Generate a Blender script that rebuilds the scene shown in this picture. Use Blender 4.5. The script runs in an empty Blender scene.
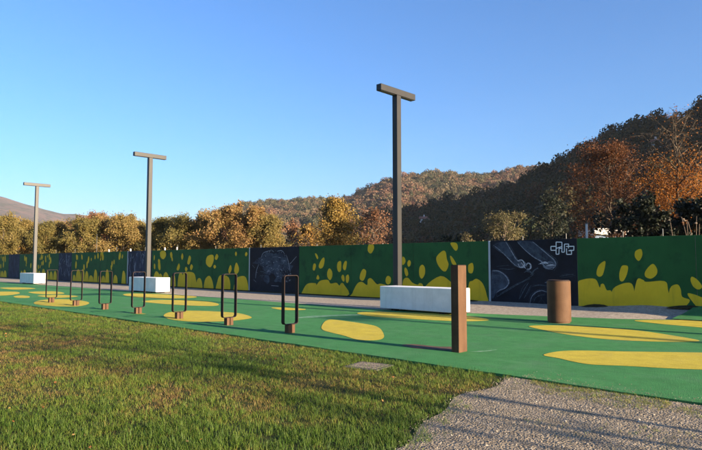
import bpy, math, random
import numpy as np
from mathutils import Vector, Matrix

# ---------------------------------------------------------------- camera, sky, sun, exposure
# World frame: x (u) runs along the mural wall towards the right, y (v) towards the wall, z up. The camera stands over the origin.
scene = bpy.context.scene
col = scene.collection
YAW = math.atan2(.692, .722)
PITCH = math.atan(37.4 / 590)
cam_d = bpy.data.cameras.new('camera')
cam_d.sensor_width = 36.0
cam_d.lens = 590 / 702 * 36
cam_d.clip_start = .1
cam_d.clip_end = 9000
cam = bpy.data.objects.new('camera', cam_d)
col.objects.link(cam)
cam.location = (0, 0, 1.4)
cam.rotation_euler = (math.pi / 2 + PITCH, 0, YAW)
scene.camera = cam

SUN_EL = math.radians(11.0)
SUN_H = Vector((.996, .09, 0)).normalized()               # where the sun stands, seen from above
SUN_DIR = Vector((SUN_H.x * math.cos(SUN_EL), SUN_H.y * math.cos(SUN_EL), math.sin(SUN_EL)))
world = bpy.data.worlds.new('World')
scene.world = world
world.use_nodes = True
wn = world.node_tree
wn.nodes.clear()
w_out = wn.nodes.new('ShaderNodeOutputWorld')
w_bg = wn.nodes.new('ShaderNodeBackground')
w_sky = wn.nodes.new('ShaderNodeTexSky')
w_sky.sky_type = 'NISHITA'
w_sky.sun_disc = False
w_sky.sun_elevation = SUN_EL
w_sky.sun_rotation = math.atan2(SUN_H.x, SUN_H.y)
w_sky.altitude = 300
w_sky.air_density = 1.2
w_sky.dust_density = 1.5
w_sky.ozone_density = 5.4
w_bg.inputs['Strength'].default_value = 0.065
w_tint = wn.nodes.new('ShaderNodeMix')                     # white balance of the whole sky
w_tint.data_type = 'RGBA'
w_tint.blend_type = 'MULTIPLY'
w_tint.inputs[0].default_value = 1
w_tint.inputs[7].default_value = (.80, .955, 1.13, 1)
wn.links.new(w_sky.outputs[0], w_tint.inputs[6])
wn.links.new(w_tint.outputs[2], w_bg.inputs[0])
wn.links.new(w_bg.outputs[0], w_out.inputs[0])

sun_d = bpy.data.lights.new('sun', 'SUN')
sun_d.energy = 5.0
sun_d.angle = math.radians(.55)
sun_d.color = (1.0, .80, .56)
sun = bpy.data.objects.new('sun', sun_d)
col.objects.link(sun)
sun.location = (60, 10, 40)
sun.rotation_euler = SUN_DIR.to_track_quat('Z', 'Y').to_euler()

scene.view_settings.view_transform = 'Standard'
scene.view_settings.look = 'None'
scene.view_settings.gamma = 1
scene.view_settings.use_curve_mapping = False
scene.view_settings.exposure = 2.1
scene.render.engine = 'CYCLES'
scene.cycles.max_bounces = 6
scene.cycles.use_denoising = True

# ---------------------------------------------------------------- helpers
def link(o, parent=None):
    col.objects.link(o)
    if parent is not None:
        o.parent = parent
    return o

def np_mesh(name, verts, faces, smooth=False):
    """verts (n,3), faces: (m,3) or (m,4) int array, or a list of tuples."""
    me = bpy.data.meshes.new(name)
    verts = np.asarray(verts, np.float32)
    if isinstance(faces, np.ndarray):
        m, k = faces.shape
        me.vertices.add(len(verts))
        me.vertices.foreach_set('co', verts.ravel())
        me.loops.add(m * k)
        me.loops.foreach_set('vertex_index', faces.astype(np.int32).ravel())
        me.polygons.add(m)
        me.polygons.foreach_set('loop_start', np.arange(0, m * k, k, dtype=np.int32))
        me.update(calc_edges=True)
    else:
        me.from_pydata(verts.tolist(), [], faces)
        me.update()
    if smooth:
        me.polygons.foreach_set('use_smooth', np.ones(len(me.polygons), bool))
    return me

def add_attr(me, name, vals, typ='FLOAT', dom='POINT'):
    a = me.attributes.new(name, typ, dom)
    if typ in ('FLOAT', 'INT'):
        a.data.foreach_set('value', np.asarray(vals))
    else:
        a.data.foreach_set('vector', np.asarray(vals, np.float32).ravel())

def obj(name, me, mat, parent=None, loc=(0, 0, 0), rotz=0.0):
    o = bpy.data.objects.new(name, me)
    if mat is not None and not me.materials:
        me.materials.append(mat)
    link(o, parent)
    o.location = loc
    o.rotation_euler = (0, 0, rotz)
    return o

def thing(name, label, cat, loc=(0, 0, 0), rotz=0.0, group=None):
    o = bpy.data.objects.new(name, None)
    o.empty_display_size = .2
    link(o)
    o.location = loc
    o.rotation_euler = (0, 0, rotz)
    tag(o, label, cat, group)
    return o

def tag(o, label=None, cat=None, group=None, kind=None):
    if label: o['label'] = label
    if cat: o['category'] = cat
    if group: o['group'] = group
    if kind: o['kind'] = kind
    return o

def copy_tree(root, loc, rotz=0.0, scale=1.0, label=None):
    r = root.copy(); col.objects.link(r)
    r.location = loc; r.rotation_euler = (0, 0, rotz); r.scale = (scale,) * 3 if not hasattr(scale, '__len__') else scale
    if label: r['label'] = label
    for ch in list(root.children):
        c = ch.copy(); col.objects.link(c); c.parent = r
        for g in list(ch.children):
            d = g.copy(); col.objects.link(d); d.parent = c
    return r

class MB:
    """collects primitive shapes into one mesh"""
    def __init__(s): s.v = []; s.f = []
    def add(s, vs, fs):
        b = len(s.v); s.v += [tuple(p) for p in vs]; s.f += [tuple(i + b for i in f) for f in fs]; return s
    def box(s, x0, x1, y0, y1, z0, z1, bev=0.0):
        if bev <= 0:
            vs = [(x, y, z) for z in (z0, z1) for y in (y0, y1) for x in (x0, x1)]
            return s.add(vs, [(0, 2, 3, 1), (4, 5, 7, 6), (0, 1, 5, 4), (2, 6, 7, 3), (0, 4, 6, 2), (1, 3, 7, 5)])
        c = bev
        X, Y, Zc = (x0, x1), (y0, y1), (z0, z1)
        vs = []; idx = {}
        for i in (0, 1):
            for j in (0, 1):
                for k in (0, 1):
                    sx, sy, sz = 1 - 2 * i, 1 - 2 * j, 1 - 2 * k
                    for ax in range(3):
                        p = [X[i] + sx * c, Y[j] + sy * c, Zc[k] + sz * c]
                        p[ax] = (X[i], Y[j], Zc[k])[ax]
                        idx[(i, j, k, ax)] = len(vs); vs.append(p)
        f = []
        for k in (0, 1):
            q = [idx[(0, 0, k, 2)], idx[(1, 0, k, 2)], idx[(1, 1, k, 2)], idx[(0, 1, k, 2)]]; f.append(q if k else q[::-1])
            q = [idx[(0, k, 0, 1)], idx[(1, k, 0, 1)], idx[(1, k, 1, 1)], idx[(0, k, 1, 1)]]; f.append(q[::-1] if k else q)
            q = [idx[(k, 0, 0, 0)], idx[(k, 1, 0, 0)], idx[(k, 1, 1, 0)], idx[(k, 0, 1, 0)]]; f.append(q if k else q[::-1])
        for a in (0, 1):
            for b in (0, 1):
                q = [idx[(0, a, b, 1)], idx[(1, a, b, 1)], idx[(1, a, b, 2)], idx[(0, a, b, 2)]]; f.append(q if a == b else q[::-1])
                q = [idx[(a, 0, b, 2)], idx[(a, 1, b, 2)], idx[(a, 1, b, 0)], idx[(a, 0, b, 0)]]; f.append(q if a == b else q[::-1])
                q = [idx[(a, b, 0, 0)], idx[(a, b, 1, 0)], idx[(a, b, 1, 1)], idx[(a, b, 0, 1)]]; f.append(q if a == b else q[::-1])
        for i in (0, 1):
            for j in (0, 1):
                for k in (0, 1):
                    t = [idx[(i, j, k, a)] for a in range(3)]; f.append(t if (i + j + k) % 2 else t[::-1])
        return s.add(vs, f)
    def lathe(s, prof, n=40, cx=0, cy=0):
        vs = []; fs = []
        for r, z in prof:
            for k in range(n):
                a = 2 * math.pi * k / n
                vs.append((cx + r * math.cos(a), cy + r * math.sin(a), z))
        for i in range(len(prof) - 1):
            for k in range(n):
                k2 = (k + 1) % n
                fs.append((i * n + k, i * n + k2, (i + 1) * n + k2, (i + 1) * n + k))
        fs.append(tuple(range(n))[::-1]); fs.append(tuple((len(prof) - 1) * n + k for k in range(n)))
        return s.add(vs, fs)
    def tube(s, pts, rad, n=6):
        vs = []; fs = []
        pts = [Vector(p) for p in pts]
        for i, p in enumerate(pts):
            d = (pts[min(i + 1, len(pts) - 1)] - pts[max(i - 1, 0)])
            d = d.normalized() if d.length > 1e-9 else Vector((0, 0, 1))
            t = Vector((1, 0, 0)) if abs(d.x) < .8 else Vector((0, 1, 0))
            a = d.cross(t).normalized(); b = d.cross(a)
            r = rad[i] if hasattr(rad, '__len__') else rad
            for k in range(n):
                an = 2 * math.pi * k / n
                vs.append(p + a * (r * math.cos(an)) + b * (r * math.sin(an)))
        for i in range(len(pts) - 1):
            for k in range(n):
                k2 = (k + 1) % n
                fs.append((i * n + k, i * n + k2, (i + 1) * n + k2, (i + 1) * n + k))
        fs.append(tuple(range(n))); fs.append(tuple((len(pts) - 1) * n + k for k in range(n))[::-1])
        return s.add(vs, fs)
    def mesh(s, name, smooth=False):
        me = bpy.data.meshes.new(name); me.from_pydata(s.v, [], s.f); me.update()
        if smooth: me.polygons.foreach_set('use_smooth', np.ones(len(me.polygons), bool))
        return me
    def build(s, name, mat, parent=None, loc=(0, 0, 0), rotz=0.0, smooth=False):
        return obj(name, s.mesh(name, smooth), mat, parent, loc, rotz)

def smooth_loop(pts, n=6):
    P = [np.array(p, float) for p in pts]; m = len(P); out = []
    for i in range(m):
        a, b, c, d = P[i - 1], P[i], P[(i + 1) % m], P[(i + 2) % m]
        for k in range(n):
            t = k / n
            out.append(.5 * ((2 * b) + (c - a) * t + (2 * a - 5 * b + 4 * c - d) * t * t + (3 * b - a - 3 * c + d) * t ** 3))
    return out

def vnoise(x, y, seed=0):
    """smooth value noise on numpy arrays, 0..1"""
    xi = np.floor(x).astype(np.int64); yi = np.floor(y).astype(np.int64)
    xf = x - xi; yf = y - yi
    def h(a, b):
        n = (a * 374761393 + b * 668265263 + seed * 974711) & 0xffffffff
        n = ((n ^ (n >> 13)) * 1274126177) & 0xffffffff
        return ((n ^ (n >> 16)) & 0xffff) / 65535.0
    sx = xf * xf * (3 - 2 * xf); sy = yf * yf * (3 - 2 * yf)
    return (h(xi, yi) * (1 - sx) + h(xi + 1, yi) * sx) * (1 - sy) + (h(xi, yi + 1) * (1 - sx) + h(xi + 1, yi + 1) * sx) * sy

def fbm(x, y, seed=0, oct=4):
    s = 0; a = .5; t = 0
    for i in range(oct):
        s = s + a * vnoise(x, y, seed + i); t += a; a *= .5; x = x * 2.03 + 11.3; y = y * 2.03 + 4.7
    return s / t

# ---------------------------------------------------------------- materials
class M:
    def __init__(s, name, rough=.8, spec=.3):
        s.m = bpy.data.materials.new(name); s.m.use_nodes = True
        s.t = s.m.node_tree; s.b = s.t.nodes['Principled BSDF']; s.out = s.t.nodes['Material Output']
        s.b.inputs['Roughness'].default_value = rough
        s.b.inputs['Specular IOR Level'].default_value = spec
    def n(s, typ, **kw):
        nd = s.t.nodes.new(typ)
        for k, v in kw.items(): setattr(nd, k, v)
        return nd
    def l(s, a, b): s.t.links.new(a, b)
    def coord(s, kind='Object'):
        return s.n('ShaderNodeTexCoord').outputs[kind]
    def pos(s): return s.n('ShaderNodeNewGeometry').outputs['Position']
    def noise(s, scale, vec=None, detail=4, rough=.55, stretch=None):
        if vec is None: vec = s.pos()
        if stretch:
            mp = s.n('ShaderNodeMapping'); mp.inputs['Scale'].default_value = stretch; s.l(vec, mp.inputs['Vector']); vec = mp.outputs[0]
        nd = s.n('ShaderNodeTexNoise'); nd.inputs['Scale'].default_value = scale; nd.inputs['Detail'].default_value = detail; nd.inputs['Roughness'].default_value = rough
        s.l(vec, nd.inputs['Vector']); return nd.outputs['Fac']
    def vor(s, scale, vec=None, out='Distance'):
        if vec is None: vec = s.pos()
        nd = s.n('ShaderNodeTexVoronoi'); nd.inputs['Scale'].default_value = scale; s.l(vec, nd.inputs['Vector']); return nd.outputs[out]
    def ramp(s, fac, stops, mode='LINEAR'):
        nd = s.n('ShaderNodeValToRGB'); e = nd.color_ramp; e.interpolation = mode
        while len(e.elements) < len(stops): e.elements.new(.5)
        for el, (p, c) in zip(e.elements, stops):
            el.position = p; el.color = (c[0], c[1], c[2], 1) if hasattr(c, '__len__') else (c, c, c, 1)
        s.l(fac, nd.inputs[0]); return nd.outputs[0]
    def mix(s, fac, a, b, typ='MIX'):
        nd = s.n('ShaderNodeMix', data_type='RGBA', blend_type=typ)
        for inp, v in ((nd.inputs[0], fac), (nd.inputs[6], a), (nd.inputs[7], b)):
            if hasattr(v, 'is_linked') or hasattr(v, 'links'): s.l(v, inp)
            elif hasattr(v, '__len__'): inp.default_value = (*v, 1) if len(v) == 3 else v
            else: inp.default_value = v
        return nd.outputs[2]
    def math(s, op, a, b=0.0):
        nd = s.n('ShaderNodeMath', operation=op)
        for inp, v in ((nd.inputs[0], a), (nd.inputs[1], b)):
            if hasattr(v, 'links'): s.l(v, inp)
            else: inp.default_value = v
        return nd.outputs[0]
    def color(s, c):
        if hasattr(c, 'links'): s.l(c, s.b.inputs['Base Color'])
        else: s.b.inputs['Base Color'].default_value = (*c, 1)
        return s
    def bump(s, h, strength=.3, dist=.01):
        nd = s.n('ShaderNodeBump'); nd.inputs['Strength'].default_value = strength; nd.inputs['Distance'].default_value = dist
        s.l(h, nd.inputs['Height']); s.l(nd.outputs[0], s.b.inputs['Normal']); return s
    def attr(s, name, typ='GEOMETRY'):
        nd = s.n('ShaderNodeAttribute', attribute_name=name, attribute_type=typ); return nd.outputs['Fac']
    def objrand(s): return s.n('ShaderNodeObjectInfo').outputs['Random']
    def leafy(s, colour, trans=.3, rough=.6):
        """leaf surface: diffuse-glossy front plus light that shines through"""
        s.color(colour); s.b.inputs['Roughness'].default_value = rough
        tr = s.n('ShaderNodeBsdfTranslucent'); mx = s.n('ShaderNodeMixShader'); mx.inputs[0].default_value = trans
        if hasattr(colour, 'links'): s.l(colour, tr.inputs[0])
        else: tr.inputs[0].default_value = (*colour, 1)
        s.l(s.b.outputs[0], mx.inputs[1]); s.l(tr.outputs[0], mx.inputs[2]); s.l(mx.outputs[0], s.out.inputs[0]); return s

MAT = {}
def corten(name, a, b, c):
    m = M(name, .75, .25); co = m.coord()
    big = m.noise(2.2, co, 5, .6); fine = m.noise(55, co, 3, .6); st = m.noise(9, co, 4, .6, (1, 1, .12))
    k = m.math('ADD', m.math('MULTIPLY', big, .5), m.math('ADD', m.math('MULTIPLY', fine, .2), m.math('MULTIPLY', st, .35)))
    m.color(m.ramp(k, [(.36, a), (.52, b), (.68, c)])).bump(fine, .25, .002)
    return m.m
MAT['corten'] = corten('weathering steel', (.052, .025, .012), (.078, .039, .019), (.105, .056, .029))
MAT['corten_dark'] = corten('dark brown steel', (.014, .008, .006), (.022, .012, .009), (.034, .019, .013))

m = M('white concrete', .85, .25); co = m.coord()
k = m.noise(3, co, 5, .6); f = m.noise(80, co, 3); st = m.noise(7, co, 4, .6, (1, 1, .1))
m.color(m.mix(m.ramp(st, [(.5, 0), (.75, .35)]), m.ramp(k, [(.3, (.66, .66, .64)), (.7, (.78, .78, .76))]), (.5, .5, .47))).bump(f, .15, .002)
MAT['concrete'] = m.m
m = M('rubber foot', .9, .1); m.color((.012, .012, .012)); MAT['rubber'] = m.m

m = M('bronze grey paint', .5, .4); co = m.coord(); f = m.noise(60, co); k = m.noise(2, co, 4)
m.color(m.ramp(k, [(.3, (.017, .0165, .016)), (.7, (.024, .023, .022))])).bump(f, .08, .001); MAT['lamp'] = m.m
m = M('lamp diffuser', .35, .5); m.color((.10, .10, .095)); MAT['lens'] = m.m

def paint(name, lo, hi, worn, wear=.60):
    m = M(name, .85, .2); p = m.pos()
    k = m.noise(.35, p, 5, .6); md = m.noise(3.2, p, 8, .75); f = m.noise(42, p, 5, .75); sc = m.noise(2.2, p, 6, .72, (.25, 1.8, 1)); g = m.vor(110, p)
    base = m.ramp(k, [(.3, lo), (.7, hi)])
    base = m.mix(m.ramp(md, [(.36, .55), (.64, 0)]), base, tuple(c * .6 for c in lo))
    base = m.mix(m.ramp(m.noise(1.1, p, 7, .7), [(.50, 0), (.72, .40)]), base, tuple(.45 * c + .09 for c in hi))
    base = m.mix(m.ramp(f, [(.45, 0), (.72, .45)]), base, tuple(c * .5 for c in lo))
    base = m.mix(m.ramp(sc, [(wear, 0), (wear + .16, .40)]), base, worn)
    m.color(base).bump(m.math('ADD', f, m.math('MULTIPLY', g, .8)), .9, .014); return m.m
MAT['court'] = paint('green court paint', (.046, .205, .060), (.060, .250, .075), (.15, .30, .16))
MAT['yellow'] = paint('yellow court paint', (.52, .42, .045), (.60, .485, .06), (.50, .45, .18))

def gravelmat(name, cols, grass=0.0):
    m = M(name, .95, .15); p = m.pos()
    v = m.vor(48, p, 'Color'); d = m.vor(48, p); v2 = m.vor(120, p, 'Color'); k = m.noise(.8, p, 5, .6); f = m.noise(30, p, 4)
    sep = m.n('ShaderNodeSeparateColor'); m.l(v, sep.inputs[0]); sep2 = m.n('ShaderNodeSeparateColor'); m.l(v2, sep2.inputs[0])
    g = m.math('ADD', m.math('MULTIPLY', sep.outputs[0], .5), m.math('MULTIPLY', sep2.outputs[0], .5))
    base = m.ramp(g, [(.1, cols[0]), (.5, cols[1]), (.9, cols[2])])
    base = m.mix(m.ramp(k, [(.35, 0), (.7, .4)]), base, cols[3])
    base = m.mix(m.ramp(m.noise(10, p, 8, .8), [(.40, .65), (.56, 0)]), base, tuple(c * .6 for c in cols[0]))
    base = m.mix(m.ramp(m.noise(17, p, 6, .8), [(.60, 0), (.72, .5)]), base, tuple(min(1, c * 1.25) for c in cols[2]))
    if grass: base = m.mix(m.ramp(m.noise(1.3, p, 6, .7), [(.56, 0), (.75, grass)]), base, (.07, .085, .025))
    m.color(base).bump(m.math('SUBTRACT', f, d), .9, .012); return m.m
MAT['gravel'] = gravelmat('grey gravel', ((.17, .14, .10), (.28, .23, .165), (.36, .305, .23), (.28, .215, .14)), .6)
MAT['gravel_pale'] = gravelmat('pale gravel', ((.26, .22, .18), (.40, .34, .27), (.50, .44, .36), (.36, .31, .24)))
m = M('pebble', .85, .25)
m.color(m.ramp(m.attr('tint', 'INSTANCER'), [(0, (.09, .085, .08)), (.35, (.21, .175, .13)), (.7, (.30, .25, .185)), (.97, (.36, .31, .24)), (1, (.55, .52, .47))])); MAT['pebble'] = m.m

m = M('lawn soil', .95, .1); p = m.pos(); k = m.noise(.5, p, 5, .6); f = m.noise(25, p, 4, .7)
m.color(m.mix(m.ramp(f, [(.4, 0), (.65, 1)]), m.ramp(k, [(.35, (.085, .05, .022)), (.65, (.06, .07, .02))]), (.04, .055, .012))).bump(f, .8, .03); MAT['soil'] = m.m
m = M('grass blade', .55, .3); tn = m.attr('tint', 'INSTANCER'); lt = m.attr('lt')
a = m.ramp(tn, [(0, (.042, .100, .009)), (.35, (.086, .156, .015)), (.6, (.16, .165, .028)), (.8, (.21, .155, .044)), (1, (.225, .13, .052))])
m.leafy(m.mix(m.math('MULTIPLY', lt, .40), a, (.20, .19, .05)), .35); MAT['grass'] = m.m
m = M('field', .95, .1); p = m.pos(); m.color(m.ramp(m.noise(.05, p, 6), [(.35, (.055, .06, .02)), (.65, (.10, .085, .035))])); MAT['field'] = m.m

m = M('green wall paint', .8, .25); p = m.pos()
k = m.noise(.9, p, 5, .65); f = m.noise(45, p, 4); sm = m.noise(2.3, p, 5, .6, (1, 1, .8)); st = m.noise(5, p, 5, .6, (1, 1, .12))
base = m.ramp(k, [(.3, (.013, .072, .020)), (.7, (.021, .108, .030))])
base = m.mix(m.ramp(sm, [(.54, 0), (.70, .75)]), base, (.007, .034, .014))
base = m.mix(m.ramp(st, [(.58, 0), (.78, .35)]), base, (.022, .08, .036))
m.color(base).bump(f, .3, .004); MAT['wall_green'] = m.m
m = M('olive wall paint', .8, .25); p = m.pos(); k = m.noise(1.6, p, 5, .65); f = m.noise(45, p, 4); st = m.noise(6, p, 5, .6, (1, 1, .15))
m.color(m.mix(m.ramp(st, [(.55, 0), (.8, .5)]), m.ramp(k, [(.3, (.58, .40, .014)), (.7, (.70, .49, .022))]), (.30, .23, .02))).bump(f, .3, .004); MAT['wall_yellow'] = m.m
m = M('dark mural paint', .75, .25); p = m.pos(); k = m.noise(1.1, p, 6, .7, (1, 1, 1)); f = m.noise(45, p, 4)
m.color(m.ramp(k, [(.35, (.004, .004, .007)), (.6, (.008, .011, .019)), (.8, (.02, .028, .046))])).bump(f, .3, .004); MAT['wall_dark'] = m.m
m = M('dark blue mural paint', .75, .25); p = m.pos(); k = m.noise(5, p, 6, .7, (1, 1, .3))
m.color(m.ramp(k, [(.4, (.008, .011, .022)), (.6, (.022, .034, .07)), (.8, (.10, .13, .20))])); MAT['wall_blue'] = m.m
for i, c in enumerate(((.07, .10, .13), (.26, .32, .39), (.52, .58, .64), (.66, .74, .78))):
    m = M('chalk stroke %d' % (i + 1), .85, .2); p = m.pos(); k = m.noise(14, p, 5, .7)
    m.color(m.ramp(k, [(.3, tuple(x * (.25 if i < 3 else .8) for x in c)), (.65, c)])); MAT['stroke%d' % (i + 1)] = m.m
m = M('misty mural fill', .85, .2); p = m.pos(); k = m.noise(3.5, p, 6, .7); m.color(m.ramp(k, [(.30, (.010, .013, .022)), (.7, (.06, .085, .12))])); MAT['mist'] = m.m
m = M('white strip', .6, .3); m.color((.36, .42, .45)); MAT['strip'] = m.m
m = M('wall concrete', .9, .2); p = m.pos(); m.color(m.ramp(m.noise(3, p, 5), [(.3, (.20, .20, .19)), (.7, (.30, .30, .28))])); MAT['wall_cap'] = m.m
m = M('galvanised steel', .45, .5); m.color((.10, .10, .095)); MAT['galv'] = m.m
m = M('rust stain', .85, .2); p = m.pos(); m.color(m.ramp(m.noise(9, p, 5, .7), [(.35, (.07, .07, .045)), (.55, (.13, .07, .045)), (.75, (.20, .12, .08))])); MAT['stain'] = m.m
m = M('fallen leaf', .7, .2); m.leafy(m.ramp(m.attr('lt'), [(0, (.16, .06, .025)), (.5, (.26, .12, .04)), (1, (.30, .20, .07))]), .2); MAT['litter'] = m.m

def bark(name, a, b):
    m = M(name, .9, .15); co = m.coord(); k = m.noise(6, co, 5, .6, (1, 1, .2)); m.color(m.ramp(k, [(.35, a), (.65, b)])).bump(k, .6, .02); return m.m
MAT['bark'] = bark('brown bark', (.045, .035, .026), (.11, .085, .06))
MAT['bark_pale'] = bark('pale twig bark', (.10, .075, .055), (.20, .15, .11))
def leafmat(name, stops, trans=.3, jitter=.35):
    m = M(name, .6, .25); lt = m.attr('lt'); r = m.objrand()
    k = m.math('ADD', m.math('MULTIPLY', lt, 1 - jitter), m.math('MULTIPLY', r, jitter))
    m.leafy(m.ramp(k, stops), trans); return m.m
MAT['leaf_row'] = leafmat('turning green-brown leaves', [(0, (.095, .092, .03)), (.3, (.18, .15, .045)), (.55, (.26, .19, .062)), (.8, (.29, .175, .068)), (1, (.26, .13, .055))], .48, .5)
MAT['leaf_yellow'] = leafmat('yellow-brown leaves', [(0, (.11, .09, .02)), (.5, (.24, .155, .035)), (1, (.24, .11, .035))])
MAT['leaf_rust'] = leafmat('rust brown leaves', [(0, (.10, .045, .022)), (.5, (.19, .09, .045)), (1, (.23, .13, .07))])
MAT['leaf_orange'] = leafmat('orange leaves', [(0, (.09, .03, .010)), (.45, (.26, .09, .016)), (.8, (.42, .17, .024)), (1, (.50, .26, .04))], .45)
MAT['leaf_russet'] = leafmat('dim russet leaves', [(0, (.045, .018, .009)), (.5, (.115, .042, .014)), (.85, (.19, .075, .018)), (1, (.30, .13, .025))], .35)
MAT['leaf_olive'] = leafmat('pale olive leaves', [(0, (.06, .06, .022)), (.5, (.135, .11, .045)), (1, (.20, .155, .07))])
MAT['leaf_dark'] = leafmat('dark evergreen and shaded leaves', [(0, (.008, .011, .005)), (.6, (.014, .019, .008)), (1, (.024, .028, .011))], .1)  # evergreens; also puts shade into the thin tree's leaf colour
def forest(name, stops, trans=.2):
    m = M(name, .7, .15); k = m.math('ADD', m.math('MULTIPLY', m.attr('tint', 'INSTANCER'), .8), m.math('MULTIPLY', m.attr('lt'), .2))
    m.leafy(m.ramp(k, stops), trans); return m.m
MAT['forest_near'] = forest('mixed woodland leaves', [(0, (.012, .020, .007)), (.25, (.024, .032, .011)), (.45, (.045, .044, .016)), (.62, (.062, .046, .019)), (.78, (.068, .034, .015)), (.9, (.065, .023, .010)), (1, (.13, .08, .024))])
MAT['forest_far'] = forest('autumn woodland leaves', [(0, (.04, .05, .025)), (.2, (.075, .072, .036)), (.45, (.15, .11, .062)), (.7, (.18, .10, .062)), (.9, (.15, .07, .048)), (1, (.24, .17, .07))], .25)
m = M('woodland floor', .95, .1); p = m.pos(); m.color(m.ramp(m.noise(.08, p, 6, .7), [(.3, (.02, .022, .01)), (.7, (.05, .035, .018))])); MAT['floor'] = m.m
m = M('distant woodland', .95, .1); p = m.pos(); v = m.vor(.055, p, 'Color'); sep = m.n('ShaderNodeSeparateColor'); m.l(v, sep.inputs[0])
m.color(m.ramp(m.math('ADD', m.math('MULTIPLY', sep.outputs[0], .5), m.math('MULTIPLY', m.noise(.012, p, 6, .7), .5)), [(.25, (.05, .052, .042)), (.5, (.095, .075, .065)), (.75, (.13, .085, .075))])); MAT['far_hill'] = m.m
m = M('house plaster', .85, .2); m.color((.62, .60, .56)); MAT['plaster'] = m.m
m = M('roof tiles', .8, .2); m.color((.26, .10, .06)); MAT['tiles'] = m.m
m = M('window glass', .1, .5); m.color((.02, .025, .03)); MAT['glass'] = m.m
m = M('blue grey sheet', .6, .3); m.color((.12, .17, .25)); MAT['bluesheet'] = m.m
m = M('scuffed paint', .9, .2); p = m.pos(); m.color(m.mix(m.ramp(m.noise(7, p, 6, .75, (.5, 2, 1)), [(.42, 0), (.62, .75)]), (.055, .225, .068), (.34, .42, .34))); MAT['scuff'] = m.m
m = M('dark earth and foot shadow', .95, .1); p = m.pos(); m.color(m.ramp(m.noise(14, p, 5, .7), [(.3, (.018, .016, .010)), (.7, (.05, .045, .022))])).bump(m.noise(30, p, 4), .8, .02); MAT['earth'] = m.m
m = M('drain concrete', .95, .1); p = m.pos(); m.color(m.ramp(m.noise(22, p, 6, .8), [(.3, (.045, .042, .036)), (.7, (.15, .14, .12))])).bump(m.noise(60, p, 4), .8, .01); MAT['drain'] = m.m

# ---------------------------------------------------------------- measured outlines (metres, world frame)
COURT = {
 'B1': [(-9.52, 9.0), (-10.37, 9.97), (-10.28, 10.22), (-9.04, 9.98), (-8.41, 9.64), (-7.57, 8.82), (-7.15, 8.29), (-7.14, 8.0), (-7.43, 7.9), (-8.01, 8.15), (-8.47, 8.3), (-8.97, 8.52)],
 'B2': [(-11.23, 11.96), (-11.24, 12.58), (-10.35, 13.12), (-9.23, 13.49), (-8.23, 13.24), (-7.59, 12.78), (-7.66, 12.33), (-8.16, 11.92), (-9.23, 11.69), (-10.3, 11.53)],
 'B3': [(-6.24, 12.18), (-5.81, 12.75), (-4.98, 12.94), (-4.14, 12.9), (-3.42, 12.48), (-2.89, 12.05), (-3.03, 11.67), (-3.54, 11.28), (-4.18, 11.08), (-4.9, 11.23), (-5.6, 11.64)],
 'B4': [(-4.15, 8.54), (-4.14, 9.05), (-3.92, 9.38), (-3.45, 9.71), (-2.81, 10.21), (-2.29, 10.59), (-1.82, 10.71), (-1.55, 10.22), (-1.6, 9.4), (-1.95, 8.95), (-2.38, 8.65), (-2.93, 8.41), (-3.29, 8.21), (-3.58, 8.27), (-3.85, 8.41)],
 'B5': [(-4.99, 15.08), (-4.53, 15.7), (-3.83, 16.19), (-3.2, 15.91), (-3.14, 14.56), (-3.76, 14.56), (-4.43, 14.73)],
 'B6': [(-14.55, 7.98), (-15.26, 8.56), (-15.33, 9.23), (-14.5, 9.59), (-13.56, 9.68), (-12.34, 9.21), (-12.01, 8.71), (-11.99, 8.12), (-12.4, 7.59), (-13.13, 7.48), (-13.82, 7.63)],
 'B7': [(-22.23, 7.27), (-23.67, 8.05), (-23.54, 8.76), (-21.94, 8.85), (-20.49, 8.45), (-19.41, 7.67), (-19.9, 7.2), (-20.99, 7.03)],
 'B8': [(-20.03, 10.15), (-20.5, 11.09), (-18.91, 11.77), (-17.33, 11.48), (-16.42, 10.74), (-17.68, 10.2)],
 'B9': [(-25.07, 11.79), (-25.52, 12.58), (-22.61, 13.37), (-20.93, 12.86), (-21.11, 11.71), (-22.91, 11.29)],
 'B10': [(-14.49, 11.55), (-14.29, 11.87), (-13.44, 11.95), (-13.13, 11.67), (-13.56, 11.26)],
 'L1': [(-27.02, 8.05), (-27.5, 8.49), (-26.55, 8.5), (-25.53, 8.12), (-25.81, 7.84)],
 'L2': [(-31.72, 8.4), (-31.25, 9.33), (-29.29, 8.97), (-28.09, 8.12), (-28.53, 7.7)],
 'L3': [(-30.39, 9.69), (-30.26, 10.76), (-27.84, 10.36), (-27.9, 9.47)],
 'L4': [(-26.73, 8.87), (-26.74, 9.8), (-25.09, 9.9), (-24.69, 8.92)],
 'L5': [(-36.62, 10.21), (-36.28, 11.19), (-34.25, 11.26), (-33.7, 10.06)],
 'drain': [(-5.75, 6.0), (-5.83, 6.25), (-5.67, 6.4), (-5.38, 6.35), (-5.23, 6.13), (-5.36, 5.91), (-5.53, 5.84)],
 'stain': [(-6.38, 7.9), (-6.27, 8.12), (-5.87, 8.16), (-5.63, 8.28), (-5.41, 7.96), (-5.66, 7.87), (-5.99, 7.76)],
}
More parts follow.
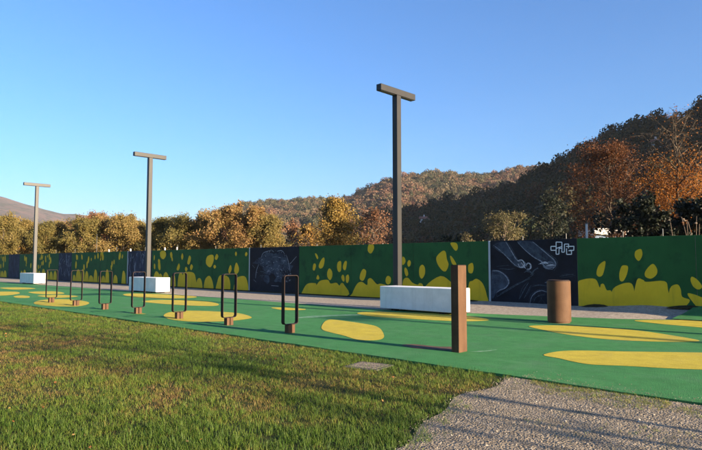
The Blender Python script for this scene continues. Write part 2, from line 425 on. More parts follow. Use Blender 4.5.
PATCHES = [
 [(-7.32, 0.17), (-7.31, 0.75), (-7.12, 0.9), (-6.77, 0.92), (-6.65, 0.68), (-6.61, 0.77), (-6.53, 0.78), (-6.45, 0.61), (-6.32, 0.57), (-6.33, 0.22)],
 [(-6.32, 0.22), (-6.3, 0.6), (-6.05, 0.79), (-5.78, 0.82), (-5.7, 0.56), (-5.7, 0.25)],
 [(-5.69, 0.25), (-5.63, 0.9), (-5.46, 0.92), (-5.38, 0.87), (-4.93, 0.9), (-4.85, 0.69), (-4.86, 0.28)],
 [(-4.85, 0.28), (-4.8, 0.7), (-4.62, 0.82), (-4.54, 0.7), (-4.51, 0.5), (-4.33, 0.41), (-4.54, 0.3)],
 [(-4.38, 0.59), (-4.22, 0.57), (-4.02, 0.49), (-3.82, 0.44), (-3.83, 0.22), (-4.06, 0.25), (-4.3, 0.42)],
 [(-6.49, 1.44), (-6.47, 1.34), (-6.55, 1.05), (-6.66, 0.99), (-6.73, 1.08), (-6.66, 1.31)],
 [(-5.95, 1.32), (-5.85, 1.28), (-5.89, 1.06), (-5.99, 0.88), (-6.08, 0.9), (-6.09, 1.09), (-6.03, 1.28)],
 [(-5.5, 1.77), (-5.46, 1.65), (-5.49, 1.53), (-5.57, 1.44), (-5.66, 1.56), (-5.64, 1.71)],
 [(-5.19, 1.36), (-5.1, 1.22), (-5.12, 1.07), (-5.26, 0.96), (-5.4, 1.01), (-5.41, 1.13), (-5.31, 1.28)],
 [(-4.26, 1.03), (-4.13, 0.94), (-4.04, 0.78), (-4.12, 0.7), (-4.24, 0.77), (-4.3, 0.94)],
 [(-19.6, 0.04), (-19.58, 0.18), (-19.23, 0.46), (-18.69, 0.51), (-18.63, 0.43), (-18.39, 0.62), (-17.93, 0.67), (-17.76, 0.52), (-17.42, 0.56), (-17.24, 0.45), (-17.13, 0.55), (-16.98, 0.5), (-16.84, 0.14)],
 [(-16.53, 0.08), (-16.5, 0.28), (-16.24, 0.54), (-15.98, 0.63), (-15.7, 0.51), (-15.66, 0.72), (-15.48, 0.78), (-15.19, 0.56), (-14.99, 0.58), (-14.61, 0.45), (-14.61, -0.02)],
 [(-18.72, 1.79), (-18.61, 1.75), (-18.52, 1.61), (-18.58, 1.54), (-18.68, 1.67)],
 [(-18.17, 1.61), (-18.13, 1.46), (-18.22, 1.21), (-18.4, 1.14), (-18.49, 1.26), (-18.34, 1.5)],
 [(-18.73, 1.36), (-18.66, 1.26), (-18.75, 1.06), (-18.86, 1.1), (-18.83, 1.3)],
 [(-17.84, 1.15), (-17.68, 1.03), (-17.66, 0.83), (-17.79, 0.66), (-17.95, 0.79), (-17.96, 0.99)],
 [(-18.54, 0.87), (-18.45, 0.74), (-18.51, 0.67), (-18.61, 0.69), (-18.63, 0.74)],
 [(-17.2, 1.46), (-17.13, 1.38), (-17.15, 1.07), (-17.28, 1.01), (-17.37, 1.15), (-17.35, 1.38)],
 [(-16.85, 1.46), (-16.81, 1.38), (-16.88, 1.11), (-16.99, 1.1), (-17.04, 1.23), (-16.95, 1.42)],
 [(-17.04, 0.9), (-16.95, 0.8), (-16.96, 0.63), (-17.06, 0.65), (-17.13, 0.8)],
 [(-16.74, 0.91), (-16.68, 0.77), (-16.74, 0.59), (-16.84, 0.59), (-16.87, 0.81)],
 [(-15.86, 1.14), (-15.75, 1.05), (-15.8, 0.82), (-15.93, 0.67), (-16.09, 0.74), (-16.07, 0.93), (-15.96, 1.1)],
 [(-15.6, 2.11), (-15.38, 2.1), (-15.33, 1.94), (-15.5, 1.75), (-15.66, 1.87)],
 [(-14.61, 0.89), (-14.48, 0.81), (-14.5, 0.63), (-14.63, 0.56), (-14.74, 0.66), (-14.72, 0.81)],
 [(-13.91, 1.61), (-13.8, 1.56), (-13.77, 1.42), (-13.87, 1.31), (-13.93, 1.35)],
 [(-13.6, 1.49), (-13.52, 1.42), (-13.55, 1.28), (-13.64, 1.25), (-13.68, 1.38)],
 [(-13.78, 1.21), (-13.69, 1.14), (-13.64, 0.97), (-13.72, 0.88), (-13.8, 1.0), (-13.82, 1.14)],
 [(-12.99, 1.32), (-12.88, 1.21), (-12.88, 0.98), (-13.02, 0.81), (-13.13, 0.94), (-13.12, 1.21)],
 [(-12.36, 1.59), (-12.11, 1.8), (-11.97, 1.77), (-11.92, 1.52), (-11.85, 1.32), (-11.96, 1.1), (-12.12, 1.12), (-12.32, 1.35)],
 [(-11.78, 1.62), (-11.69, 1.58), (-11.53, 1.35), (-11.58, 1.27), (-11.72, 1.39)],
 [(-11.76, 2.08), (-11.52, 2.07), (-11.46, 1.91), (-11.54, 1.8), (-11.67, 1.91)],
 [(-10.96, 1.37), (-10.87, 1.37), (-10.84, 1.2), (-10.9, 1.04), (-11.04, 1.07), (-11.05, 1.29)],
 [(-13.94, 0.26), (-13.9, 0.61), (-13.84, 0.79), (-13.65, 0.83), (-13.45, 0.66), (-13.21, 0.59), (-13.12, 0.65), (-12.97, 0.58), (-12.96, 0.29)],
 [(-12.91, 0.26), (-12.87, 0.53), (-12.2, 0.92), (-11.73, 0.7), (-11.5, 0.54), (-11.46, 0.18)],
 [(-11.05, 0.16), (-11.03, 0.68), (-10.89, 0.78), (-10.72, 0.85), (-10.49, 0.69), (-10.35, 0.32), (-10.35, 0.17)],
 [(-29.56, 0.01), (-29.53, 0.69), (-29.2, 0.87), (-28.44, 0.84), (-28.19, 0.51), (-28.17, 0.05)],
 [(-28.13, 0.05), (-28.06, 0.45), (-27.78, 0.56), (-27.58, 0.33), (-27.57, 0.07)],
 [(-27.33, 0.04), (-27.3, 0.46), (-26.89, 0.7), (-26.58, 0.41), (-26.53, 0.06)],
 [(-26.19, 0.05), (-26.15, 0.36), (-25.87, 0.74), (-25.11, 0.63), (-25.06, 0.08)],
 [(-24.64, 0.06), (-24.52, 0.52), (-24.18, 0.71), (-23.67, 0.66), (-23.52, 0.08)],
 [(-27.03, 1.75), (-26.57, 1.79), (-26.5, 1.5), (-26.78, 1.15), (-27.18, 1.3), (-27.21, 1.56)],
 [(-26.23, 1.84), (-26.07, 1.71), (-26.23, 1.53), (-26.39, 1.62)],
 [(-28.9, 1.77), (-28.72, 1.63), (-28.88, 1.3), (-29.09, 1.37)],
 [(-29.62, 1.91), (-29.51, 1.73), (-29.63, 1.54), (-29.75, 1.73)],
 [(-28.66, 1.3), (-28.5, 1.17), (-28.67, 0.97), (-28.8, 1.13)],
 [(-29.21, 1.16), (-29.05, 1.03), (-29.2, 0.89), (-29.33, 1.03)],
 [(-24.5, 1.39), (-24.29, 1.19), (-24.28, 0.95), (-24.49, 0.82), (-24.66, 1.0)],
 [(-24.98, 1.27), (-24.87, 1.06), (-25.05, 0.84), (-25.16, 1.0)],
 [(-24.53, 1.94), (-24.44, 1.83), (-24.52, 1.71), (-24.61, 1.83)],
 [(-23.67, 1.91), (-23.57, 1.81), (-23.69, 1.69), (-23.77, 1.8)],
 [(-26.4, 1.28), (-26.26, 1.18), (-26.39, 1.08), (-26.51, 1.18)],
 [(-32.01, 2.06), (-31.55, 2.05), (-31.43, 1.8), (-31.73, 1.58), (-32.1, 1.76)],
 [(-29.98, 1.35), (-29.86, 1.16), (-30.02, 0.95), (-30.21, 1.03)],
 [(-32.25, 1.61), (-32.09, 1.48), (-32.22, 1.35), (-32.35, 1.48)],
 [(-30.05, -0.02), (-30.0, 0.6), (-29.73, 0.85), (-29.48, 0.55), (-29.46, -0.0)],
 [(-31.69, 0.51), (-31.57, 0.77), (-31.32, 0.83), (-31.06, 0.52)],
 [(-32.21, 0.5), (-32.11, 0.73), (-31.9, 0.7), (-31.79, 0.51)],
]
FILLS = {
 'arm_l': [(-10.08, 1.97), (-9.62, 2.07), (-9.48, 1.85), (-9.28, 1.53), (-9.13, 1.4), (-9.05, 1.24), (-9.31, 1.32), (-9.6, 1.59)],
 'arm_r': [(-9.21, 2.06), (-8.69, 2.05), (-8.4, 1.81), (-8.18, 1.63), (-8.0, 1.47), (-7.95, 1.3), (-8.08, 1.22), (-8.35, 1.32), (-8.4, 1.42), (-8.68, 1.58), (-8.98, 1.82)],
 'knee': [(-10.15, 1.12), (-9.91, 1.12), (-9.67, 0.99), (-9.54, 0.78), (-9.65, 0.59), (-9.86, 0.5), (-9.98, 0.42), (-10.17, 0.22)],
}
STROKES = [
 ([(-10.08, 1.97), (-9.84, 1.8), (-9.6, 1.59), (-9.31, 1.32), (-9.11, 1.23)],0.026,2),
 ([(-9.62, 2.07), (-9.48, 1.85), (-9.28, 1.53), (-9.16, 1.42)],0.026,2),
 ([(-9.22, 1.45), (-9.07, 1.48), (-8.99, 1.37), (-9.02, 1.27), (-9.14, 1.25), (-9.2, 1.36)],0.031,3),
 ([(-8.94, 1.29), (-8.86, 1.38), (-8.77, 1.33), (-8.78, 1.21), (-8.9, 1.19)],0.036,3),
 ([(-9.1, 1.42), (-9.02, 1.29), (-8.94, 1.21)],0.026,3),
 ([(-8.69, 2.05), (-8.4, 1.81), (-8.18, 1.63), (-8.0, 1.47), (-7.95, 1.32), (-8.06, 1.19)],0.026,2),
 ([(-9.21, 2.06), (-8.98, 1.82), (-8.68, 1.58), (-8.4, 1.42), (-8.34, 1.31), (-8.22, 1.26), (-7.98, 1.25)],0.026,2),
 ([(-8.46, 1.36), (-8.3, 1.4), (-8.19, 1.36)],0.046,3),
 ([(-8.24, 1.29), (-8.11, 1.32), (-7.97, 1.31)],0.031,3),
 ([(-8.35, 1.27), (-8.22, 1.22), (-8.06, 1.19)],0.031,2),
 ([(-8.19, 1.42), (-8.03, 1.4)],0.036,2),
 ([(-10.15, 1.12), (-9.91, 1.12), (-9.67, 0.99), (-9.54, 0.78), (-9.65, 0.59), (-9.86, 0.5), (-9.98, 0.42)],0.031,2),
 ([(-9.98, 0.42), (-9.97, 0.27)],0.026,1),
 ([(-9.98, 0.27), (-9.44, 0.58), (-9.03, 0.81), (-8.7, 1.01)],0.021,1),
 ([(-9.86, 0.38), (-9.32, 0.68), (-8.8, 0.89)],0.021,1),
 ([(-9.17, 0.24), (-9.01, 0.53), (-8.85, 0.77)],0.031,1),
 ([(-9.02, 0.27), (-8.89, 0.48), (-8.78, 0.69)],0.021,1),
 ([(-8.75, 0.64), (-8.47, 0.7), (-8.18, 0.67)],0.021,1),
 ([(-8.31, 0.78), (-8.12, 0.84)],0.031,2),
 ([(-8.77, 1.01), (-8.67, 1.14), (-8.52, 1.24)],0.036,1),
 ([(-9.0, 1.08), (-8.83, 1.14), (-8.68, 1.01)],0.031,1),
 ([(-8.82, 0.12), (-8.75, 0.33), (-8.59, 0.48), (-8.4, 0.53), (-8.21, 0.48)],0.021,2),
 ([(-8.7, 0.13), (-8.64, 0.28), (-8.48, 0.39), (-8.29, 0.4)],0.015,1),
 ([(-8.43, 0.14), (-8.45, 0.52)],0.010,1),
 ([(-8.32, 0.14), (-8.59, 0.47)],0.010,1),
 ([(-8.54, 0.13), (-8.29, 0.5)],0.010,1),
 ([(-7.83, 0.98), (-7.62, 1.02), (-7.4, 1.05)],0.021,1),
 ([(-7.78, 0.94), (-7.42, 0.98)],0.015,1),
 ([(-9.97, 1.26), (-9.54, 1.31)],0.021,1),
 ([(-9.85, 1.21), (-9.49, 1.18), (-9.31, 1.21)],0.015,1),
 ([(-10.16, 0.93), (-9.97, 0.99), (-9.79, 0.91)],0.021,1),
 ([(-10.16, 0.66), (-9.92, 0.72), (-9.74, 0.67)],0.015,1),
 ([(-9.9, 1.89), (-9.66, 1.69), (-9.42, 1.48)],0.026,1),
 ([(-8.89, 1.95), (-8.56, 1.68), (-8.24, 1.47)],0.031,1),
 ([(-8.78, 1.89), (-8.45, 1.63)],0.021,1),
 ([(-7.91, 1.89), (-8.09, 1.89), (-8.09, 1.77), (-7.94, 1.77)],0.022,4),
 ([(-7.93, 1.65), (-7.92, 2.02), (-7.74, 2.01), (-7.74, 1.82), (-7.83, 1.83), (-7.84, 1.65), (-7.93, 1.65)],0.022,4),
 ([(-7.74, 1.82), (-7.75, 1.71), (-7.67, 1.71), (-7.66, 1.95), (-7.53, 1.95), (-7.54, 1.82)],0.022,4),
 ([(-7.61, 1.88), (-7.37, 1.88), (-7.38, 1.76), (-7.51, 1.76)],0.022,4),
 ([(-7.6, 1.82), (-7.6, 1.64), (-7.45, 1.64), (-7.45, 1.75), (-7.54, 1.75)],0.022,4),
 ([(-7.91, 1.83), (-7.74, 1.88)],0.022,4),
]

# ---------------------------------------------------------------- ground
WALL_V, WALL_H = 17.3, 2.11
def V(X, Y):
    """from 'right of / ahead of the camera' in metres to the world frame"""
    return (X * .722 - Y * .692, X * .692 + Y * .722)

def grid_mesh(name, xs, ys, zf):
    X, Y = np.meshgrid(xs, ys); Z = zf(X, Y)
    n, k = X.shape
    v = np.stack([X.ravel(), Y.ravel(), Z.ravel()], 1)
    i = (np.arange(n - 1)[:, None] * k + np.arange(k - 1)[None, :]).ravel()
    return np_mesh(name, v, np.stack([i, i + 1, i + k + 1, i + k], 1), True)

def flat_poly(name, pts, z, mat, parent=None, sm=0):
    if sm: pts = [tuple(p) for p in smooth_loop(pts, sm)]
    a = sum(pts[i - 1][0] * pts[i][1] - pts[i][0] * pts[i - 1][1] for i in range(len(pts)))
    if a < 0: pts = pts[::-1]
    me = bpy.data.meshes.new(name); me.from_pydata([(p[0], p[1], z) for p in pts], [], [tuple(range(len(pts)))]); me.update()
    return obj(name, me, mat, parent)

# the open land, one sheet to the horizon, kept well under the pieces laid on it
rs = np.concatenate([[0.01], np.geomspace(5, 4200, 26)]); an = np.linspace(0, 2 * np.pi, 73)[:-1]
vv = np.array([(r * math.cos(a), r * math.sin(a), -.16) for r in rs for a in an])
ff = np.array([(i * 72 + k, (i + 1) * 72 + k, (i + 1) * 72 + (k + 1) % 72, i * 72 + (k + 1) % 72) for i in range(len(rs) - 1) for k in range(72)])
tag(obj('ground', np_mesh('ground', vv, ff), MAT['field']), kind='structure')

def edge_u(v):                                   # where the lawn meets the near gravel
    return -3.02 - (v - 3.35) * .222 + .10 * math.sin(v * 2.1) + .05 * math.sin(v * 5.3 + 1)
NEAR_V = 6.74                                    # near edge of the green court
def court_far(u):
    pts = [(-80, 13.4), (-11.75, 13.42), (-8, 14.45), (-5.4, 15.3), (-4.45, 16.0), (60, 16.0)]
    return float(np.interp(u, [p[0] for p in pts], [p[1] for p in pts]))

# lawn
lz = lambda X, Y: -.035 + .03 * (fbm(X * .7, Y * .7, 3) - .5)
nv, nu = 46, 200
vs = []
for j in range(nv):
    v = -14 + (NEAR_V + 14 - .004) * (j / (nv - 1)) ** .6
    e = edge_u(v) if v > -3 else edge_u(-3)
    for i in range(nu):
        t = i / (nu - 1)
        vs.append((e - (75 * t ** 2.2), v, 0))
vs = np.array(vs); vs[:, 2] = lz(vs[:, 0], vs[:, 1])
i = (np.arange(nv - 1)[:, None] * nu + np.arange(nu - 1)[None, :]).ravel()
tag(obj('lawn', np_mesh('lawn', vs, np.stack([i, i + nu, i + nu + 1, i + 1], 1), True), MAT['soil']), kind='structure')
# near gravel
vs = []; nv, nu = 60, 80
for j in range(nv):
    v = -14 + (NEAR_V + 14 - .004) * (j / (nv - 1)) ** .5
    e = edge_u(v) if v > -3 else edge_u(-3)
    for i in range(nu):
        vs.append((e + .002 + 60 * (i / (nu - 1)) ** 2.4, v, 0))
vs = np.array(vs)
gz = lambda X, Y: -.022 + .018 * (fbm(X * 1.3, Y * 1.3, 7) - .5)
vs[:, 2] = gz(vs[:, 0], vs[:, 1])
i = (np.arange(nv - 1)[:, None] * nu + np.arange(nu - 1)[None, :]).ravel()
tag(obj('gravel_path', np_mesh('gravel_path', vs, np.stack([i, i + 1, i + nu + 1, i + nu], 1), True), MAT['gravel']), kind='structure')
# pale gravel verge in front of the wall; banked up towards the right
us = np.concatenate([np.linspace(-90, -14, 60), np.linspace(-13.5, 5, 75), np.linspace(5.5, 60, 30)])
vs = []; nt = 9
for u in us:
    c = court_far(u) - .02 if u < -4.5 else 16.0 - .02
    rise = float(np.interp(u, [-16, -10.5, -7.4, -4, 6, 60], [0, .11, .12, .25, .25, .25]))
    for k in range(nt):
        t = k / (nt - 1); v = c + (WALL_V + .1 - c) * t
        vs.append((u, v, -.006 + (rise * t ** 1.3) + (.02 * (vnoise(np.array(u * 1.7), np.array(v * 1.7), 5) - .5) + .06 * max(0, t - .72) * vnoise(np.array(u * 1.1), np.array(2.), 9) * 4 * (u > -12)) * (t > .1)))
vs = np.array(vs, float); n = len(us)
i = (np.arange(n - 1)[:, None] * nt + np.arange(nt - 1)[None, :]).ravel()
tag(obj('gravel_verge', np_mesh('gravel_verge', vs, np.stack([i, i + nt, i + nt + 1, i + 1], 1), True), MAT['gravel_pale']), kind='structure')

# green court: a slab a few centimetres thick, with a spur that runs up to the wall on the right
us = np.concatenate([np.linspace(-80, -12, 40), np.linspace(-11.75, 0, 60), np.linspace(.5, 60, 30)])
near = [(u, NEAR_V + .012 * math.sin(u * 3.1) + .008 * math.sin(u * 11)) for u in us]
far = [(u, court_far(u)) for u in us]
mb = MB(); n = len(us)
mb.add([(u, v, 0) for u, v in near] + [(u, v, 0) for u, v in far] + [(u, v, -.09) for u, v in near] + [(u, v, -.09) for u, v in far],
       [(k, k + 1, n + k + 1, n + k) for k in range(n - 1)] + [(2 * n + k, 2 * n + k + 1, k + 1, k) for k in range(n - 1)] + [(n + k, n + k + 1, 3 * n + k + 1, 3 * n + k) for k in range(n - 1)])
court = tag(mb.build('painted_court', MAT['court']), kind='structure')
sp = [(-4.42, 16.0), (-4.30, 16.6), (-4.2, 17.28), (-1.2, 17.28), (-1.2, 16.0)]
zf = lambda v: .012 + .26 * max(0, (v - 16.0) / 1.3) ** 1.2
me = bpy.data.meshes.new('ramp')
me.from_pydata([(u, v, zf(v) + .012) for u, v in sp], [], [(0, 4, 3, 2, 1)]); me.update()
obj('ramp', me, MAT['court'], court)
zz = .004
for key, pts in COURT.items():
    if key in ('drain', 'stain'): continue
    flat_poly('paint_patch', pts, zz, MAT['yellow'], court, 6)
flat_poly('rust_stain', COURT['stain'], .005, MAT['stain'], court, 6)
flat_poly('paint_scuff', [(-11.48, 9.87), (-11.54, 10.41), (-11.31, 11.17), (-10.93, 11.72), (-10.75, 11.52), (-11.04, 10.89), (-11.17, 10.08)], .0035, MAT['scuff'], court, 4)
flat_poly('paint_scuff', [(-5.13, 8.04), (-5.02, 8.34), (-4.94, 8.55), (-4.96, 8.23)], .0035, MAT['scuff'], court, 4)
# thin paint rings left round the feet of the hoops
for (u, v, a, b) in ((-15.6, 7.74, .42, .10),):
    flat_poly('paint_patch', [(u + a * math.cos(t) * (1 + .2 * math.sin(3 * t)), v + b * math.sin(t)) for t in np.linspace(0, 2 * math.pi, 17)[:-1]], .004, MAT['yellow'], court)

# inspection cover lying in the lawn
dc = thing('drain_cover', 'worn grey gravelly drain cover sunk in the lawn near the green court', 'drain cover', (-5.53, 6.12, 0), .2)
MB().box(-.27, .27, -.25, .25, -.06, -.016, .01).build('frame', MAT['drain'], dc)
MB().box(-.22, .22, -.20, .20, -.03, -.014, .006).build('lid', MAT['gravel'], dc)

# ---------------------------------------------------------------- mural wall
wall = thing('mural_wall', 'long dark green concrete wall painted with yellow-olive blobs and dark chalk murals', 'wall', (0, WALL_V, 0))
TH = .16
dark = [(-59.8, -56.8, 'wall_blue'), (-47.8, -45.25, 'wall_blue'), (-36.2, -33.1, 'wall_blue'), (-23.37, -19.77, 'wall_dark'), (-10.21, -7.29, 'wall_dark')]
spans = []
edges = [-84.0]
for a, b, mt in dark: edges += [a, b]
edges.append(24.0)
panels = []
for k in range(len(edges) - 1):
    a, b = edges[k], edges[k + 1]
    if k % 2: panels.append((a, b, dark[k // 2][2]))
    else:
        c = max(1, round((b - a) / 3.1))
        for q in range(c): panels.append((a + (b - a) * q / c, a + (b - a) * (q + 1) / c, 'wall_green'))
J = .007
pobj = []
for a, b, mt in panels:
    pobj.append((a, b, mt, MB().box(a + J, b - J, 0, TH, -.3, WALL_H, .006).build('wall_panel', MAT[mt], wall)))
def panel_at(u):
    for a, b, mt, o in pobj:
        if a <= u < b: return o
    return pobj[-1][3]
MB().box(-84, 24, .02, TH - .02, -.3, WALL_H - .015).build('joint_filler', MAT['wall_cap'], wall)
for (u, w) in ((-10.23, .07), (-23.41, .06), (-36.24, .08)):
    MB().box(u - w / 2, u + w / 2, -.009, .012, -.2, WALL_H + .004, .002).build('trim_strip', MAT['strip'], wall)

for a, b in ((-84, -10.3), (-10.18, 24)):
    MB().box(a, b, -.010, .012, -.25, .05 if a < -50 else -.02).build('shadow_line', MAT['earth'], wall)  # thin dark strip paints the shadow line along the wall foot

def wall_patch(pts, mat, y, name='paint_patch', sm=4, parent=None):
    if sm: pts = [tuple(p) for p in smooth_loop(pts, sm)]
    pts = [(p[0], min(p[1], WALL_H - .008)) for p in pts]
    if mat is MAT['wall_yellow']:                      # paint stops at the edge of its green span
        cu = sum(p[0] for p in pts) / len(pts)
        lo_ = max([b_ for a_, b_, m_ in dark if b_ < cu + .6 and a_ < cu] + [-84]) + .015; hi_ = min([a_ for a_, b_, m_ in dark if a_ > cu - .3] + [24]) - .06
        pts = [(min(max(p[0], lo_), hi_), p[1]) for p in pts]
    a = sum(pts[i - 1][0] * pts[i][1] - pts[i][0] * pts[i - 1][1] for i in range(len(pts)))
    if a < 0: pts = pts[::-1]
    me = bpy.data.meshes.new(name); me.from_pydata([(p[0], y, p[1]) for p in pts], [], [tuple(range(len(pts)))]); me.update()
    return obj(name, me, mat, parent or panel_at(sum(p[0] for p in pts) / len(pts)))
rng = random.Random(4)
for q, p in enumerate(PATCHES):
    lump = min(z for u, z in p) < .42
    if lump: p = [(u, z if z > .30 else z - .12) for u, z in p]
    wall_patch(p, MAT['wall_yellow'], -.003 - .0012 * (q % 3), sm=4)
# the rest of the wall carries the same motif: humps along the foot, drops floating above
def motif(a, b, big=1.0):
    u = a + .15
    while u < b - .35:
        w = rng.uniform(.45, .95) * big; h = rng.uniform(.45, .95)
        if u + w > b - .05: w = b - .08 - u
        if w > .2:
            wall_patch([(u, -.2), (u + .02, h * .55), (u + w * .25, h * .95), (u + w * .55, h), (u + w * .85, h * .8), (u + w, h * .4), (u + w, -.2)], MAT['wall_yellow'], -.003 - .001 * rng.randint(0, 2))
        u += w + rng.uniform(.03, .22)
        if rng.random() < .12: u += .5
    n = int((b - a) * 2.4)
    for k in range(n):
        cu = rng.uniform(a + .2, b - .2); cz = rng.uniform(1.02, 1.95); rw = rng.uniform(.06, .16) * big; rh = rw * rng.uniform(1.4, 2.4); tl = rng.uniform(-.35, .35)
        pts = []
        for t in range(7):
            th = 2 * math.pi * t / 7
            x = rw * math.cos(th) * rng.uniform(.85, 1.1); z = rh * math.sin(th) * rng.uniform(.85, 1.1)
            pts.append((cu + x * math.cos(tl) - z * math.sin(tl), cz + x * math.sin(tl) + z * math.cos(tl)))
        wall_patch(pts, MAT['wall_yellow'], -.0065 - .0006 * (k % 6))
motif(-83.5, -60); motif(-56.6, -48); motif(-45.1, -36.4); motif(-33.0, -30.2); motif(-2.6, 6); motif(6.5, 23.5)

def ribbon(mb, pts, w, y, taper=True):
    P = [np.array(p, float) for p in pts]
    if len(P) > 2:                                 # soften the polyline
        Q = []
        for i in range(len(P) - 1):
            a, b, c, d = P[max(i - 1, 0)], P[i], P[i + 1], P[min(i + 2, len(P) - 1)]
            for k in range(5):
                t = k / 5; Q.append(.5 * ((2 * b) + (c - a) * t + (2 * a - 5 * b + 4 * c - d) * t * t + (3 * b - a - 3 * c + d) * t ** 3))
        P = Q + [P[-1]]
    vs = []
    for i, p in enumerate(P):
        d = P[min(i + 1, len(P) - 1)] - P[max(i - 1, 0)]; d = d / (np.linalg.norm(d) + 1e-9); nrm = np.array([-d[1], d[0]])
        t = i / (len(P) - 1); ww = w * ((.35 + .65 * math.sin(math.pi * min(1, max(0, t)))) if taper else 1) / 2
        vs += [(p[0] + nrm[0] * ww, y, p[1] + nrm[1] * ww), (p[0] - nrm[0] * ww, y, p[1] - nrm[1] * ww)]
    mb.add(vs, [(2 * i, 2 * i + 1, 2 * i + 3, 2 * i + 2) for i in range(len(P) - 1)])
cyc = panel_at(-8.8)
cyc['label'] = 'dark panel with a chalk drawing of a cyclist gripping handlebars and a square-lettered logo'
for q, (k, p) in enumerate(FILLS.items()):
    wall_patch(p, MAT['mist'], -.003, 'misty_shape', 3, cyc)
mbs = {1: MB(), 2: MB(), 3: MB(), 4: MB()}
for q, (p, w, b) in enumerate(STROKES):
    p = [(u, max(z, .02)) for u, z in p]
    if b == 4:
        for s in range(len(p) - 1): ribbon(mbs[4], [p[s], p[s + 1]], .026, -.009 - .0002 * (q % 7 + s), False)
    else:
        ribbon(mbs[b], p, w * 1.1, -.0045 - .0001 * q)
        for s in range(3 if b > 1 else 1):            # loose chalk hatching beside each line
            off = rng.uniform(.015, .06) * rng.choice((-1, 1))
            ribbon(mbs[max(1, b - 1)], [(u + off * rng.uniform(.5, 1.2), z + off * rng.uniform(-1, 1)) for u, z in p], w * .45, -.0042 - .0001 * q - .00003 * s)
for b, nm in ((1, 'faint_strokes'), (2, 'chalk_strokes'), (3, 'bright_strokes'), (4, 'logo')): mbs[b].build(nm, MAT['stroke%d' % b], cyc)
# second dark panel: a figure in a burst of spray, drawn in loose chalk lines
fig = panel_at(-21.5)
fig['label'] = 'dark panel with a misty chalk drawing like a figure in a cloud of spray'
S = lambda x, z: (-23.37 + 3.6 * (x - 78) / 360, 2.08 * (1 - (z - 58) / 335))
shape = [(125, 300), (130, 230), (160, 140), (190, 92), (250, 76), (325, 90), (350, 140), (372, 220), (390, 300), (330, 340), (200, 345)]
for q in range(26):
    cx, cz = 255 + rng.gauss(0, 62), 215 + rng.gauss(0, 62); a, b_ = rng.uniform(14, 46), rng.uniform(12, 40)
    if not (95 < cx < 400 and 80 < cz < 330): continue
    wall_patch([S(min(max(cx + a * math.cos(t) * rng.uniform(.6, 1.25), 84), 430), min(max(cz + b_ * math.sin(t) * rng.uniform(.6, 1.25), 66), 380)) for t in np.linspace(0, 6.283, 12)[:-1]], MAT['mist'], -.002 - .00007 * q, 'misty_shape', 3, fig)
m1, m2, m3 = MB(), MB(), MB()
for k in range(150):
    t = rng.random(); j = rng.randrange(len(shape) - 2); x = shape[j][0] * (1 - t) + shape[j + 1][0] * t; z = shape[j][1] * (1 - t) + shape[j + 1][1] * t
    s = rng.random() ** .6; x = 255 + (x - 255) * s; z = 230 + (z - 230) * s
    a = rng.uniform(0, 6.28); L = rng.uniform(6, 22); cv = rng.uniform(-8, 8)
    ribbon((m1, m1, m2)[k % 3], [S(x, z), S(x + L * .5 * math.cos(a) - cv * math.sin(a), z + L * .5 * math.sin(a) + cv * math.cos(a)), S(x + L * math.cos(a), z + L * math.sin(a))], rng.uniform(.010, .035), -.0042 - .00002 * k)
for k, l in enumerate([[(378, 178), (422, 125)], [(245, 340), (298, 342)], [(118, 210), (100, 190)], [(255, 128), (290, 124)], [(160, 180), (190, 165)], [(350, 110), (366, 160), (380, 240)], [(165, 140), (185, 95), (240, 78)], [(125, 290), (132, 230), (150, 180)], [(285, 210), (305, 228)], [(285, 85), (320, 82), (342, 110)], [(110, 300), (130, 318)], [(370, 305), (385, 290)]]):
    ribbon(m3 if k < 2 else m2, [S(*p) for p in l], .035, -.0085 - .0001 * k)
m1.build('faint_strokes', MAT['stroke1'], fig); m2.build('chalk_strokes', MAT['stroke2'], fig); m3.build('bright_strokes', MAT['stroke3'], fig)
for a, b in ((-36.2, -33.1), (-47.8, -45.25), (-59.8, -56.8)):
    m2 = MB()
    for k in range(46):
        u = rng.uniform(a + .1, b - .1); z = rng.uniform(.3, 1.8); h = rng.uniform(.1, .5)
        ribbon(m2, [(u, z), (u + rng.uniform(-.1, .1), z + h * .5), (u + rng.uniform(-.15, .15), min(z + h, 2.05))], rng.uniform(.02, .06), -.004 - .00005 * k)
    m2.build('chalk_strokes', MAT['stroke2' if b > -50 else 'stroke1'], panel_at((a + b) / 2))

# earth heaped against the foot of the wall on the right
for k, (u, w, h, lab) in enumerate(((-6.72, .40, .07, 'low dark earth heap at the wall foot right of the bin'), (-4.35, .5, .06, 'low dark earth heap at the wall foot by the green spur at the right'), (-10.9, .5, .05, 'thin dark earth heap at the wall foot left of the cyclist mural'))):
    xs = np.linspace(-w, w, 26); ys = np.linspace(-.22, .02, 8)
    me = grid_mesh('earth_heap', xs, ys, lambda X, Y: h * np.clip(1 - (X / w) ** 2, 0, 1) * np.clip((Y + .22) / .16, 0, 1) * (.7 + .6 * fbm(X * 7 + k, Y * 7, 5)) - .02)
    rise = float(np.interp(u, [-16, -10.5, -7.4, -4, 6, 60], [0, .11, .12, .25, .25, .25]))
    tag(obj('earth_heap', me, MAT['earth'], None, (u, WALL_V - .03, rise)), lab, 'earth', 'earth heaps at the wall foot')

